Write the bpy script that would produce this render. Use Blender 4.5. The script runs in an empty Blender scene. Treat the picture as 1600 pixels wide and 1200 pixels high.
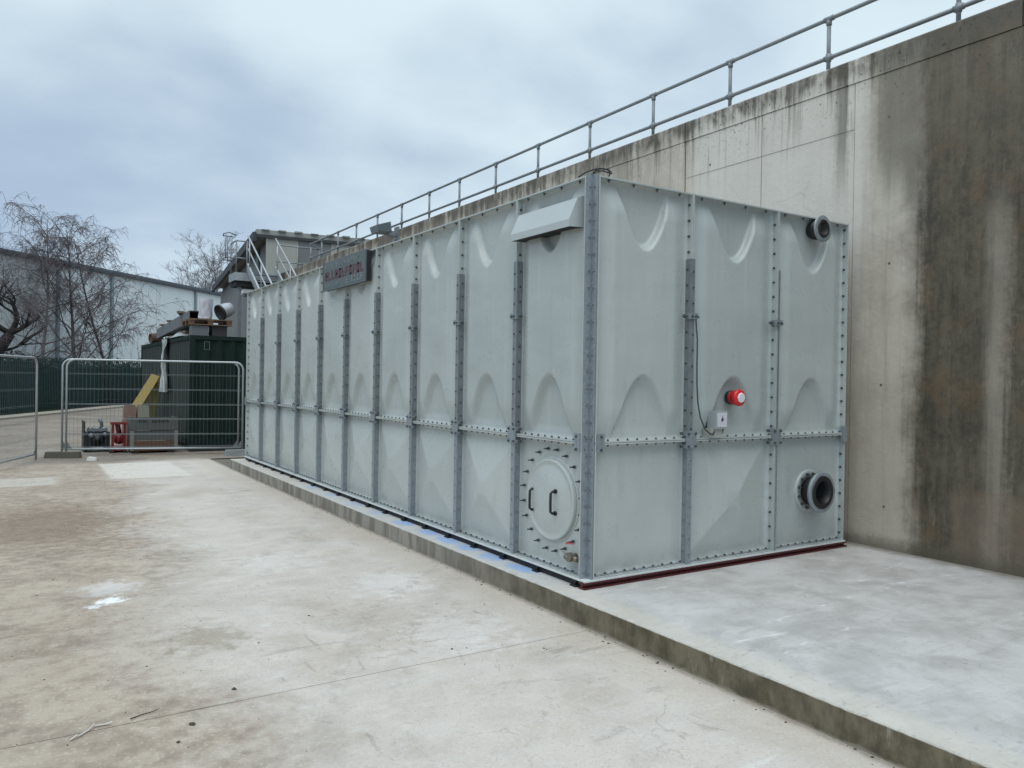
import bpy, math, random
from mathutils import Vector, Matrix, noise as mnoise

random.seed(7)
scene = bpy.context.scene
COL = scene.collection
PI = math.pi

# ------------------------------------------------------------------ camera
def look():
    cam = bpy.data.cameras.new('camera')
    o = bpy.data.objects.new('camera', cam)
    COL.objects.link(o)
    yaw, pitch, roll = .5683, -.0053, .0157
    f = Vector((math.sin(yaw)*math.cos(pitch), math.cos(yaw)*math.cos(pitch), math.sin(pitch)))
    r = f.cross(Vector((0, 0, 1))).normalized()
    u = r.cross(f)
    r2 = math.cos(roll)*r + math.sin(roll)*u
    u2 = -math.sin(roll)*r + math.cos(roll)*u
    m = Matrix((r2, u2, -f)).transposed().to_4x4()
    m.translation = Vector((-3.5072, -4.4604, 1.4567))
    o.matrix_world = m
    cam.sensor_width = 36
    cam.lens = 36*1214.8/1600
    cam.clip_end = 2000
    cam.clip_start = .05
    scene.camera = o
look()

scene.view_settings.view_transform = 'Standard'
scene.view_settings.look = 'None'
scene.view_settings.gamma = 1
scene.view_settings.exposure = .14
scene.view_settings.use_curve_mapping = False

SUN_EL, SUN_AZ = math.radians(66), math.radians(222)   # azimuth clockwise from +Y

# ------------------------------------------------------------------ node helper
class NT:
    def __init__(s, tree):
        s.t = tree; s.n = tree.nodes; s.l = tree.links
    def node(s, kind, **kw):
        nd = s.n.new(kind)
        for k, v in kw.items():
            setattr(nd, k, v)
        return nd
    def put(s, sock, v):
        if hasattr(v, 'links') or isinstance(v, bpy.types.NodeSocket):
            s.l.new(v, sock)
        else:
            if isinstance(v, (tuple, list)) and len(v) == 3 and sock.type == 'RGBA':
                v = (*v, 1)
            sock.default_value = v
    def m(s, op, a, b=0.0, c=0.0):
        nd = s.node('ShaderNodeMath', operation=op)
        s.put(nd.inputs[0], a); s.put(nd.inputs[1], b); s.put(nd.inputs[2], c)
        return nd.outputs[0]
    def add(s, a, b): return s.m('ADD', a, b)
    def mul(s, a, b): return s.m('MULTIPLY', a, b)
    def sub(s, a, b): return s.m('SUBTRACT', a, b)
    def ss(s, a, lo, hi, o0=0.0, o1=1.0):
        nd = s.node('ShaderNodeMapRange', interpolation_type='SMOOTHSTEP')
        for i, v in enumerate((a, lo, hi, o0, o1)): s.put(nd.inputs[i], v)
        return nd.outputs[0]
    def lin(s, a, lo, hi, o0=0.0, o1=1.0):
        nd = s.node('ShaderNodeMapRange')
        for i, v in enumerate((a, lo, hi, o0, o1)): s.put(nd.inputs[i], v)
        return nd.outputs[0]
    def band(s, a, lo, hi, soft):
        return s.mul(s.ss(a, lo-soft, lo+soft), s.ss(a, hi-soft, hi+soft, 1.0, 0.0))
    def pos(s):
        return s.node('ShaderNodeNewGeometry').outputs['Position']
    def obj(s):
        return s.node('ShaderNodeTexCoord').outputs['Object']
    def xyz(s, v):
        nd = s.node('ShaderNodeSeparateXYZ'); s.l.new(v, nd.inputs[0])
        return nd.outputs[0], nd.outputs[1], nd.outputs[2]
    def comb(s, x, y, z):
        nd = s.node('ShaderNodeCombineXYZ')
        s.put(nd.inputs[0], x); s.put(nd.inputs[1], y); s.put(nd.inputs[2], z)
        return nd.outputs[0]
    def sc(s, v, sx, sy, sz, loc=(0, 0, 0), rot=(0, 0, 0)):
        nd = s.node('ShaderNodeMapping')
        s.l.new(v, nd.inputs[0])
        nd.inputs['Location'].default_value = loc
        nd.inputs['Rotation'].default_value = rot
        nd.inputs['Scale'].default_value = (sx, sy, sz)
        return nd.outputs[0]
    def noise(s, v, scale=1.0, detail=6.0, rough=.55, dist=0.0):
        nd = s.node('ShaderNodeTexNoise')
        s.l.new(v, nd.inputs['Vector'])
        nd.inputs['Scale'].default_value = scale
        nd.inputs['Detail'].default_value = detail
        nd.inputs['Roughness'].default_value = rough
        nd.inputs['Distortion'].default_value = dist
        return nd.outputs[0]
    def voro(s, v, scale=1.0, feature='F1', rnd=1.0):
        nd = s.node('ShaderNodeTexVoronoi', feature=feature)
        s.l.new(v, nd.inputs['Vector'])
        nd.inputs['Scale'].default_value = scale
        nd.inputs['Randomness'].default_value = rnd
        return nd.outputs[0]
    def vorocol(s, v, scale=1.0):
        nd = s.node('ShaderNodeTexVoronoi')
        s.l.new(v, nd.inputs['Vector'])
        nd.inputs['Scale'].default_value = scale
        x = s.node('ShaderNodeSeparateColor'); s.l.new(nd.outputs[1], x.inputs[0])
        return x.outputs[0]
    def mix(s, a, b, f):
        nd = s.node('ShaderNodeMix', data_type='RGBA')
        s.put(nd.inputs[0], f); s.put(nd.inputs[6], a); s.put(nd.inputs[7], b)
        return nd.outputs[2]
    def bump(s, h, strength=.3, dist=.01, nrm=None):
        nd = s.node('ShaderNodeBump')
        s.put(nd.inputs['Height'], h)
        nd.inputs['Strength'].default_value = strength
        nd.inputs['Distance'].default_value = dist
        if nrm is not None: s.l.new(nrm, nd.inputs['Normal'])
        return nd.outputs[0]

def mat(name, fn):
    m = bpy.data.materials.new(name); m.use_nodes = True
    t = NT(m.node_tree)
    b = m.node_tree.nodes['Principled BSDF']
    def out(color=None, rough=None, metal=None, normal=None, spec=None, **kw):
        if color is not None: t.put(b.inputs['Base Color'], color)
        if rough is not None: t.put(b.inputs['Roughness'], rough)
        if metal is not None: t.put(b.inputs['Metallic'], metal)
        if spec is not None: t.put(b.inputs['Specular IOR Level'], spec)
        if normal is not None: t.l.new(normal, b.inputs['Normal'])
        for k, v in kw.items(): t.put(b.inputs[k.replace('_', ' ')], v)
    fn(t, out)
    return m

# ------------------------------------------------------------------ world and sun
def make_world():
    w = bpy.data.worlds.new('World'); scene.world = w
    w.use_nodes = True
    t = NT(w.node_tree)
    bg = w.node_tree.nodes['Background']
    sky = t.node('ShaderNodeTexSky', sky_type='NISHITA')
    sky.sun_disc = False
    sky.sun_elevation = SUN_EL
    sky.sun_rotation = SUN_AZ
    sky.air_density = 1.0; sky.dust_density = 2.0
    d = t.node('ShaderNodeTexCoord').outputs['Generated']
    x, y, z = t.xyz(d)
    zz = t.add(t.m('MAXIMUM', z, 0.0), .42)
    p = t.comb(t.m('DIVIDE', x, zz), t.m('DIVIDE', y, zz), t.mul(z, .6))
    n1 = t.noise(t.sc(p, 1, 1, 1, loc=(5.3, 2.2, 0)), 1.7, 3, .42, .1)
    n3 = t.noise(p, 7.0, 6, .6, .3)
    n2 = t.noise(t.sc(p, 1, 1.7, 1, loc=(1.2, 7.7, 0), rot=(0, 0, .5)), 2.6, 4, .45, .2)
    c = t.add(t.mul(n1, .68), t.add(t.mul(n2, .24), t.mul(n3, .08)))
    base = t.mix((4.1, 5.2, 6.6), (7.0, 8.3, 8.9), t.ss(c, .36, .59))
    # lower sky a little deeper and bluer, zenith of the overcast brighter
    low = t.ss(z, .02, .34, 1.0, 0.0)
    base = t.mix(base, (3.3, 4.5, 6.2), t.mul(low, .5))
    hi = t.ss(z, .40, 1.0, 1.0, 2.0)
    sc = t.node('ShaderNodeVectorMath', operation='SCALE')
    t.l.new(base, sc.inputs[0]); t.l.new(hi, sc.inputs['Scale'])
    col = t.mix(sc.outputs[0], sky.outputs[0], .10)
    t.l.new(col, bg.inputs['Color'])
    bg.inputs['Strength'].default_value = .10
make_world()

sl = bpy.data.lights.new('sun', 'SUN'); sl.energy = 1.05; sl.angle = math.radians(50)
sl.color = (1, .92, .82)
so = bpy.data.objects.new('sun', sl); COL.objects.link(so)
so.location = (-10, -15, 30)
sd = Vector((math.sin(SUN_AZ)*math.cos(SUN_EL), math.cos(SUN_AZ)*math.cos(SUN_EL), math.sin(SUN_EL)))
so.rotation_euler = sd.to_track_quat('Z', 'Y').to_euler()

# ------------------------------------------------------------------ mesh builder
class MB:
    def __init__(s): s.v = []; s.f = []; s.sm = []; s.mi = []; s.cur = 0
    def face(s, idx, smooth=False):
        s.f.append(idx); s.sm.append(smooth); s.mi.append(s.cur)
    def hexa(s, p):
        b = len(s.v); s.v += [tuple(q) for q in p]
        for q in ((0, 3, 2, 1), (4, 5, 6, 7), (0, 1, 5, 4), (1, 2, 6, 5), (2, 3, 7, 6), (3, 0, 4, 7)):
            s.face([b+i for i in q])
    def box(s, x0, x1, y0, y1, z0, z1):
        s.hexa([(x0, y0, z0), (x1, y0, z0), (x1, y1, z0), (x0, y1, z0),
                (x0, y0, z1), (x1, y0, z1), (x1, y1, z1), (x0, y1, z1)])
    def bar(s, p0, p1, w, h, up=(0, 0, 1)):
        p0 = Vector(p0); p1 = Vector(p1); d = (p1-p0).normalized()
        a = d.cross(Vector(up))
        if a.length < 1e-4: a = d.cross(Vector((0, 1, 0)))
        a.normalize(); b = a.cross(d)
        a = a*w/2; b = b*h/2
        s.hexa([p0-a-b, p0+a-b, p1+a-b, p1-a-b, p0-a+b, p0+a+b, p1+a+b, p1-a+b])
    def ring(s, c, d, r, n, ref=None, ph=0):
        d = Vector(d).normalized()
        a = ref if ref is not None else (Vector((0, 0, 1)) if abs(d.z) < .9 else Vector((1, 0, 0)))
        u = d.cross(a).normalized(); w = d.cross(u)
        b = len(s.v)
        for i in range(n):
            t = 2*PI*i/n+ph
            q = Vector(c)+u*(r*math.cos(t))+w*(r*math.sin(t)); s.v.append(tuple(q))
        return b
    def cyl(s, p0, p1, r0, r1=None, n=12, caps=True, smooth=True, ph=0):
        if r1 is None: r1 = r0
        p0 = Vector(p0); p1 = Vector(p1); d = p1-p0
        a = s.ring(p0, d, r0, n, ph=ph); b = s.ring(p1, d, r1, n, ph=ph)
        for i in range(n):
            j = (i+1) % n
            s.face([a+i, b+i, b+j, a+j], smooth)
        if caps:
            s.face([a+i for i in range(n)]); s.face([b+i for i in reversed(range(n))])
    def lathe(s, p, axis, prof, n=32, smooth=True):
        """prof: list of (distance along the axis, radius)"""
        axis = Vector(axis).normalized(); p = Vector(p); prev = None
        for t, r in prof:
            b = s.ring(p+axis*t, axis, max(r, 1e-5), n)
            if prev is not None:
                for i in range(n):
                    j = (i+1) % n
                    s.face([prev+i, b+i, b+j, prev+j], smooth)
            prev = b
    def tube(s, pts, rad, n=6, caps=True):
        pts = [Vector(p) for p in pts]
        if not isinstance(rad, (list, tuple)): rad = [rad]*len(pts)
        prev = None; ref = None
        for i, p in enumerate(pts):
            d = (pts[min(i+1, len(pts)-1)]-pts[max(i-1, 0)])
            if d.length < 1e-9: d = Vector((0, 0, 1))
            d.normalize()
            if ref is None:
                ref = d.orthogonal().normalized()
            else:
                ref = (ref-d*ref.dot(d))
                ref = ref.normalized() if ref.length > 1e-5 else d.orthogonal().normalized()
            w = d.cross(ref); b = len(s.v)
            for k in range(n):
                t = 2*PI*k/n
                s.v.append(tuple(p+ref*(rad[i]*math.cos(t))+w*(rad[i]*math.sin(t))))
            if prev is not None:
                for k in range(n):
                    j = (k+1) % n
                    s.face([prev+k, prev+j, b+j, b+k], n > 3)
            elif caps: s.face([b+k for k in reversed(range(n))])
            prev = b
        if caps: s.face([prev+k for k in range(n)])
    def grid(s, fn, nu, nv, smooth=True, flip=False):
        b = len(s.v)
        for j in range(nv+1):
            for i in range(nu+1): s.v.append(tuple(fn(i/nu, j/nv)))
        for j in range(nv):
            for i in range(nu):
                a = b+j*(nu+1)+i
                q = [a, a+1, a+nu+2, a+nu+1]
                s.face(q[::-1] if flip else q, smooth)
    def mesh(s, name, mats, org=(0, 0, 0)):
        me = bpy.data.meshes.new(name)
        ox, oy, oz = org
        me.from_pydata([(x-ox, y-oy, z-oz) for x, y, z in s.v], [], s.f)
        for m in (mats if isinstance(mats, (list, tuple)) else [mats]): me.materials.append(m)
        me.polygons.foreach_set('use_smooth', s.sm)
        me.polygons.foreach_set('material_index', s.mi)
        me.update()
        return me
    def build(s, name, mats, parent=None, org=None, **props):
        """vertices are given in world space; org = object origin in world space"""
        base = Vector((0, 0, 0))
        if parent is not None:
            q = parent
            while q is not None:
                base += q.location; q = q.parent
        if org is None: org = tuple(base)
        o = bpy.data.objects.new(name, s.mesh(name, mats, org))
        COL.objects.link(o)
        o.parent = parent
        o.location = Vector(org)-base
        for k, v in props.items(): o[k] = v
        return o

def thing(name, label, cat, loc=(0, 0, 0), group=None):
    o = bpy.data.objects.new(name, None); COL.objects.link(o)
    o.empty_display_size = .2
    o.location = loc; o['label'] = label; o['category'] = cat
    if group: o['group'] = group
    return o
def tag(o, label, cat, group=None):
    o['label'] = label; o['category'] = cat
    if group: o['group'] = group
    return o
def inst(name, me, parent, loc, rotz=0, scale=(1, 1, 1), **props):
    o = bpy.data.objects.new(name, me); COL.objects.link(o)
    o.parent = parent; o.location = loc; o.rotation_euler = (0, 0, rotz); o.scale = scale
    for k, v in props.items(): o[k] = v
    return o

# ------------------------------------------------------------------ materials
def simple(name, col, rough=.6, metal=0, var=.15, scale=8, bump=0, spec=None):
    def fn(t, out):
        p = t.obj()
        n = t.noise(p, scale, 6, .6)
        c = t.mix(tuple(c*(1-var) for c in col), tuple(min(1, c*(1+var)) for c in col), n)
        nr = t.bump(t.noise(p, scale*5, 4, .6), bump, .01) if bump else None
        out(c, t.lin(n, .3, .7, rough*.85, min(1, rough*1.15)), metal, nr, spec)
    return mat(name, fn)

def grp_fn(t, out):
    p = t.obj(); w = t.pos()
    x, y, z = t.xyz(w)
    big = t.noise(w, 1.1, 4, .5)
    fib = t.noise(t.sc(p, 3, 3, 90), 1.0, 3, .6)
    spk = t.noise(w, 60, 3, .6)
    c = t.mix((.415, .457, .450), (.475, .517, .508), t.ss(big, .3, .7))
    rnd = t.node('ShaderNodeObjectInfo').outputs['Random']
    c = t.mix(c, t.mix((.34, .39, .39), (.51, .53, .51), rnd), .26)
    # pale dust streaks running down, dirtier low down
    streak = t.noise(t.sc(w, 14, 14, .8), 1.0, 5, .6)
    c = t.mix(c, (.55, .585, .585), t.mul(t.ss(streak, .52, .75), .30))
    c = t.mix(c, (.29, .30, .275), t.mul(t.ss(t.noise(t.sc(w, 9, 9, 1.3), 1.0, 6, .65), .54, .76), .28))
    # fine horizontal scuff marks
    sc = t.noise(t.sc(p, 2.2, 2.2, 130, loc=(3, 1, 5)), 1.0, 2, .5)
    c = t.mix(c, (.55, .59, .59), t.mul(t.ss(sc, .68, .74), t.mul(t.ss(big, .5, .6), .55)))
    low = t.mul(t.ss(z, .0, .22, 1.0, 0.0), t.ss(t.noise(w, 7, 5, .6), .35, .65))
    c = t.mix(c, (.29, .30, .285), t.mul(low, .5))
    r = t.lin(t.noise(w, 5, 5, .6), .3, .7, .24, .40)
    wav = t.noise(t.sc(w, 2.2, 2.2, 3.5), 1.0, 2, .4)
    nrm = t.bump(t.add(t.mul(fib, .15), t.mul(spk, .12)), .18, .01, t.bump(wav, .35, .03))
    out(c, r, 0, nrm, .6)
M_grp = mat('panel_grey', grp_fn)

def galv_fn(t, out):
    p = t.obj(); w = t.pos()
    sp = t.vorocol(w, 70); sp2 = t.vorocol(w, 190)
    big = t.noise(t.sc(w, 3, 3, 1.2), 2.5, 5, .6)
    c = t.mix((.25, .29, .315), (.38, .42, .45), t.add(t.mul(sp, .5), t.mul(sp2, .3)))
    c = t.mix(c, (.45, .48, .49), t.mul(t.ss(big, .55, .75), .4))
    out(c, t.lin(sp, 0, 1, .42, .62), .45, t.bump(t.noise(w, 80, 4, .6), .15, .004))
M_galv = mat('galvanised_steel', galv_fn)
M_galvd = simple('weathered_zinc', (.25, .275, .29), .55, .45, .35, 14, .15)
M_galvl = simple('bright_zinc', (.42, .45, .46), .42, .55, .2, 12)
M_bolt = simple('bolt_zinc', (.10, .115, .125), .5, .5, .4, 40)
M_boltl = simple('bolt_bright', (.30, .33, .35), .4, .6, .3, 40)
M_black = simple('black_rubber', (.012, .014, .016), .45, 0, .3, 20, .1)
M_dark = simple('dark_void', (.02, .022, .024), .8, 0, .3, 6)
M_cable = simple('cable_sheath', (.045, .055, .06), .5, 0, .2, 20)
M_redpaint = simple('red_oxide_paint', (.075, .012, .015), .5, 0, .35, 9, .2)
M_beacon = simple('beacon_red', (.62, .015, .02), .22, 0, .1, 10)
M_redtag = simple('red_marking', (.65, .06, .06), .5, 0, .1, 10)
M_white = simple('white_plastic', (.72, .73, .76), .4, 0, .05, 10)
M_beige = simple('beige_steel', (.38, .39, .36), .5, 0, .1, 10)
M_boxgrey = simple('enclosure_grey', (.34, .38, .39), .4, 0, .08, 10)
M_signgrey = simple('sign_grey', (.10, .125, .132), .45, 0, .15, 6)
M_signlite = simple('sign_pale_print', (.20, .235, .25), .5, 0, .1, 6)
M_signred = simple('sign_red_print', (.10, .042, .055), .5, 0, .15, 6)
M_hood = simple('hood_grey', (.44, .485, .49), .38, 0, .08, 4)

def wall_fn(t, out):
    w = t.pos(); x, y, z = t.xyz(w)
    wz = t.noise(t.sc(w, 1, 2.2, .16), 1.6, 6, .6)      # vertical runs
    wz2 = t.noise(t.sc(w, 1, 7, .35, loc=(0, 3, 1)), 1.8, 6, .62)
    fine = t.noise(w, 16, 8, .68)
    med = t.noise(w, 2.6, 8, .62, .3)
    blot = t.noise(t.sc(w, 1, 1, .55), 5.5, 7, .66, .4)
    c = t.mix((.46, .41, .345), (.60, .545, .465), t.ss(med, .32, .68))
    c = t.mix(c, (.34, .305, .25), t.mul(t.ss(wz2, .46, .72), .5))
    # whiter band beside the tank, beige below
    wh = t.mul(t.band(t.add(y, t.mul(t.sub(wz, .5), .5)), -.03, 2.3, .12), t.ss(z, 1.2, 2.8))
    c = t.mix(c, (.68, .645, .59), t.mul(wh, .68))
    lowb = t.mul(t.ss(z, 2.6, .6), t.band(y, -.5, 1.2, .1))
    c = t.mix(c, (.44, .385, .31), t.mul(lowb, .6))
    # dark broad water stain
    yy = t.add(y, t.add(t.mul(t.sub(wz2, .5), .22), t.mul(t.sub(fine, .5), .10)))
    st = t.ss(t.add(yy, t.mul(t.sub(med, .5), .25)), -.34, -.62)
    lite = t.mul(t.band(yy, -1.29, -1.13, .07), t.ss(z, 3.3, 2.6))
    st = t.mul(st, t.sub(1.0, t.mul(lite, .38)))
    stc = t.mix((.040, .035, .024), (.122, .100, .066), t.ss(t.add(t.mul(wz2, .40), t.add(t.mul(blot, .45), t.mul(fine, .25))), .42, .66))
    stc = t.mix(stc, (.135, .080, .042), t.mul(t.ss(t.noise(w, 3.1, 6, .6, .4), .50, .68), .6))
    stc = t.mix(stc, (.022, .022, .016), t.mul(t.ss(t.noise(t.sc(w, 1, 1, .8), 15, 8, .78), .50, .66), .5))
    stc = t.mix(stc, (.25, .23, .18), t.mul(t.ss(t.noise(t.sc(w, 1, 5, 1.4, loc=(0, 1, 8)), 3.4, 8, .75, .5), .57, .72), .5))
    stc = t.mix(stc, (.19, .165, .125), t.mul(t.ss(z, 3.0, 4.2), .35))
    c = t.mix(c, stc, t.mul(st, .95))
    # brown half tone stain on the upper part, left of the dark one
    s2 = t.mul(t.band(yy, -.52, -.10, .11), t.ss(t.add(z, t.mul(t.sub(wz, .5), 1.2)), 2.9, 3.5))
    c = t.mix(c, (.17, .155, .12), t.mul(s2, .78))
    s3 = t.mul(t.band(yy, .20, .34, .05), t.ss(t.add(z, t.mul(wz, .9)), 3.4, 4.4))
    c = t.mix(c, (.15, .14, .115), t.mul(s3, .7))
    s4 = t.mul(t.ss(wz2, .50, .62), t.ss(t.add(z, t.mul(wz, 1.0)), 4.2, 5.0))
    c = t.mix(c, (.20, .178, .145), t.mul(s4, .6))
    # pinkish repaired patch low at the right
    pk = t.mul(t.ss(t.add(y, t.mul(t.sub(med, .5), .2)), -.80, -.90), t.ss(z, .62, .50))
    c = t.mix(c, (.21, .165, .125), t.mul(pk, .45))
    # black algae under and over the capping
    cap = t.ss(t.add(z, t.mul(t.sub(wz2, .5), .35)), 4.34, 4.52)
    c = t.mix(c, (.12, .108, .088), t.mul(cap, t.ss(t.add(blot, t.mul(wz2, .4)), .45, .85)))
    sp = t.mul(t.ss(t.noise(w, 26, 4, .7), .60, .68), t.ss(t.add(z, t.mul(blot, .8)), 4.2, 4.8))
    c = t.mix(c, (.03, .03, .025), t.mul(sp, .85))
    # foot of the wall: damp
    ft = t.ss(t.add(z, t.mul(fine, .12)), .16, .02)
    c = t.mix(c, (.10, .095, .07), t.mul(ft, .65))
    # cracks
    cr = t.voro(t.sc(t.add(0, 0) and w, 1, 1, 1) if False else w, .9, 'DISTANCE_TO_EDGE')
    wp = t.node('ShaderNodeVectorMath', operation='ADD')
    t.l.new(w, wp.inputs[0])
    nn = t.node('ShaderNodeTexNoise'); t.l.new(w, nn.inputs['Vector']); nn.inputs['Scale'].default_value = 3.0
    sc2 = t.node('ShaderNodeVectorMath', operation='SCALE'); t.l.new(nn.outputs[1], sc2.inputs[0]); sc2.inputs['Scale'].default_value = .55
    t.l.new(sc2.outputs[0], wp.inputs[1])
    cr = t.voro(wp.outputs[0], .75, 'DISTANCE_TO_EDGE')
    crk = t.mul(t.ss(cr, .0, .006, 1.0, 0.0), t.ss(t.noise(w, 1.4, 2, .5), .5, .6))
    c = t.mix(c, (.09, .08, .06), t.mul(crk, .22))
    # far part of the wall behind the tank is brown and streaky
    fr = t.mul(t.ss(y, 2.6, 4.2), t.ss(t.noise(t.sc(w, 1, 1.3, .3, loc=(0, 5, 0)), 2.2, 5, .65), .40, .58))
    c = t.mix(c, (.11, .095, .08), t.mul(fr, .68))
    pit = t.ss(t.voro(w, 11), .05, .10)
    h = t.add(t.mul(fine, .5), t.add(t.mul(blot, .5), t.mul(pit, .12)))
    out(c, t.lin(st, 0, 1, .85, .7), 0, t.bump(h, .55, .02), .35)
M_wall = mat('stained_concrete', wall_fn)
M_groove = simple('dark_joint', (.14, .125, .10), .95, 0, .4, 10)  # dark fill colour for the joints, tie holes and wall core

def yard_fn(t, out):
    w = t.pos(); x, y, z = t.xyz(w)
    big = t.noise(w, .55, 6, .58, .4)
    med = t.noise(w, 2.4, 8, .62, .6)
    swirl = t.noise(t.sc(w, .8, 2.6, 1, rot=(0, 0, .6)), 1.7, 7, .6, 1.6)
    fine = t.noise(w, 38, 6, .7)
    fin2 = t.noise(w, 9, 8, .68)
    c = t.mix((.45, .405, .36), (.575, .53, .48), t.ss(med, .25, .75))
    c = t.mix(c, (.53, .50, .465), t.mul(t.ss(swirl, .42, .62), .6))
    c = t.mix(c, (.66, .65, .62), t.mul(t.ss(swirl, .60, .74), .45))
    c = t.mix(c, (.36, .30, .245), t.mul(t.ss(big, .50, .66), .45))
    # trodden soil towards the left and the back
    # distance from a line running from (-2.2,0) to (-1.2,8)
    side = t.sub(t.add(x, t.mul(y, -.08)), -2.45)
    sidn = t.add(side, t.add(t.mul(t.sub(big, .5), 2.6), t.mul(t.sub(fin2, .5), .9)))
    soil = t.ss(sidn, .35, -.75)
    soilc = t.mix((.20, .145, .10), (.38, .315, .24), t.ss(t.add(t.mul(med, .5), t.mul(fin2, .5)), .36, .62))
    c = t.mix(c, soilc, t.mul(soil, .8))
    # a muddy patch around (-3.2,5.5)
    dx = t.sub(x, -3.3); dy = t.mul(t.sub(y, 5.6), .55)
    dd = t.m('SQRT', t.add(t.mul(dx, dx), t.mul(dy, dy)))
    mud = t.ss(t.add(dd, t.mul(t.sub(fin2, .5), 1.3)), 1.25, .35)
    c = t.mix(c, (.17, .115, .078), t.mul(mud, .62))
    # dark smears
    sm = t.noise(t.sc(w, .9, 3.4, 1, loc=(4, 2, 0)), 1.5, 6, .62, .5)
    c = t.mix(c, (.15, .13, .105), t.mul(t.mul(t.ss(sm, .60, .70), t.ss(t.noise(w, .9, 2, .5), .42, .6)), .55))
    sm2 = t.noise(t.sc(w, 3.5, 1.2, 1, loc=(1, 9, 0), rot=(0, 0, .3)), 2.1, 6, .62, .9)
    c = t.mix(c, (.22, .20, .17), t.mul(t.ss(sm2, .62, .70), .45))
    # pale splashes of render
    for (px, py, r, k) in ((-2.90, 1.98, .13, .8), (-3.02, 1.86, .07, .6), (-2.86, 2.35, .30, .35), (-.9, 1.4, .45, .22), (-1.0, .1, .5, .2), (-1.5, 2.6, .5, .15)):
        ax = t.sub(x, px); ay = t.sub(y, py)
        q = t.m('SQRT', t.add(t.mul(ax, ax), t.mul(ay, ay)))
        mk = t.ss(t.add(q, t.add(t.mul(t.sub(fin2, .5), r*3.2), t.mul(t.sub(fine, .5), .12))), r, r*.3)
        c = t.mix(c, (.86, .87, .88), t.mul(mk, k))
    # olive stain
    ax = t.sub(x, -2.45); ay = t.sub(y, .75)
    q = t.m('SQRT', t.add(t.mul(ax, ax), t.mul(ay, ay)))
    c = t.mix(c, (.22, .19, .125), t.mul(t.ss(t.add(q, t.mul(t.sub(fin2, .5), .8)), .34, .1), .5))
    # paler rectangular repairs at the far end of the yard
    def rect(x0, x1, y0, y1, col, k, c, s=.03):
        yy = t.add(y, t.mul(x, .05))
        mk = t.mul(t.band(x, x0, x1, s), t.band(yy, y0, y1, s))
        return t.mix(c, col, t.mul(mk, t.mul(t.ss(fin2, .25, .5), k)))
    c = rect(-2.2, -1.0, 9.3, 11.7, (.66, .635, .58), .62, c, .05)
    c = rect(-6.0, -2.95, 8.9, 9.9, (.58, .56, .50), .45, c, .10)
    c = rect(-.75, -.15, 9.0, 11.8, (.60, .57, .50), .4, c, .12)
    # dust line beside the plinth
    pl = t.band(x, -.55, -.2, .12)
    c = t.mix(c, (.47, .42, .35), t.mul(pl, .5))
    edge = t.ss(t.add(x, t.mul(t.sub(fin2, .5), .08)), -.27, -.215)
    c = t.mix(c, (.20, .17, .13), t.mul(edge, .6))
    # rougher brown road surface beyond the yard
    rd = t.ss(t.add(y, t.mul(t.sub(med, .5), 1.3)), 11.7, 12.5)
    rdc = t.mix((.15, .125, .10), (.29, .25, .21), t.ss(t.add(t.mul(big, .5), t.mul(fin2, .5)), .35, .65))
    c = t.mix(c, rdc, rd)
    c = t.mix(c, (.07, .06, .05), t.mul(t.ss(fine, .62, .74), .3))
    c = t.mix(c, (.68, .66, .62), t.mul(t.ss(t.noise(w, 55, 3, .6), .70, .78), .2))
    # brushed texture, hairline cracks, aggregate and tyre scuffs
    br = t.noise(t.sc(w, 2.2, 60, 1, rot=(0, 0, .35)), 1.0, 5, .7)
    c = t.mix(c, (.27, .245, .21), t.mul(t.ss(br, .56, .74), .16))
    br2 = t.noise(t.sc(w, 45, 2.5, 1, rot=(0, 0, -.5)), 1.0, 4, .7)
    c = t.mix(c, (.70, .68, .64), t.mul(t.ss(br2, .62, .76), .14))
    grit = t.vorocol(w, 120)
    c = t.mix(c, (.20, .18, .15), t.mul(t.ss(grit, .90, .95), .22))
    c = t.mix(c, (.72, .70, .66), t.mul(t.ss(t.vorocol(w, 83), .92, .96), .18))
    c = t.mix(c, (.16, .14, .115), t.mul(t.mul(t.ss(t.noise(w, 21, 4, .7), .58, .66), t.ss(big, .44, .58)), .26))
    wv = t.node('ShaderNodeVectorMath', operation='ADD'); t.l.new(w, wv.inputs[0])
    nt = t.node('ShaderNodeTexNoise'); t.l.new(w, nt.inputs['Vector']); nt.inputs['Scale'].default_value = 2.2; nt.inputs['Detail'].default_value = 5
    ns = t.node('ShaderNodeVectorMath', operation='SCALE'); t.l.new(nt.outputs[1], ns.inputs[0]); ns.inputs['Scale'].default_value = .9
    t.l.new(ns.outputs[0], wv.inputs[1])
    crk = t.mul(t.ss(t.voro(wv.outputs[0], .42, 'DISTANCE_TO_EDGE'), 0, .004, 1.0, 0.0), t.ss(t.noise(w, .8, 2, .5), .46, .56))
    c = t.mix(c, (.12, .105, .085), t.mul(crk, .28))
    for (cx, cy, rr, k) in ((3.5, -3.0, 6.1, .35), (3.5, -3.0, 5.75, .25), (-9, 9, 9.6, .3), (-9, 9, 9.95, .22)):
        ax = t.sub(x, cx); ay = t.sub(y, cy)
        q = t.add(t.m('SQRT', t.add(t.mul(ax, ax), t.mul(ay, ay))), t.mul(t.sub(med, .5), .25))
        tk = t.mul(t.band(q, rr-.07, rr+.07, .05), t.ss(fin2, .42, .62))
        c = t.mix(c, (.27, .245, .215), t.mul(tk, k))
    h = t.add(t.mul(med, .5), t.add(t.mul(fin2, .5), t.mul(fine, .3)))
    out(c, t.lin(med, .3, .7, .72, .95), 0, t.bump(h, .5, .015), .3)
M_yard = mat('yard_concrete', yard_fn)

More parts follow.
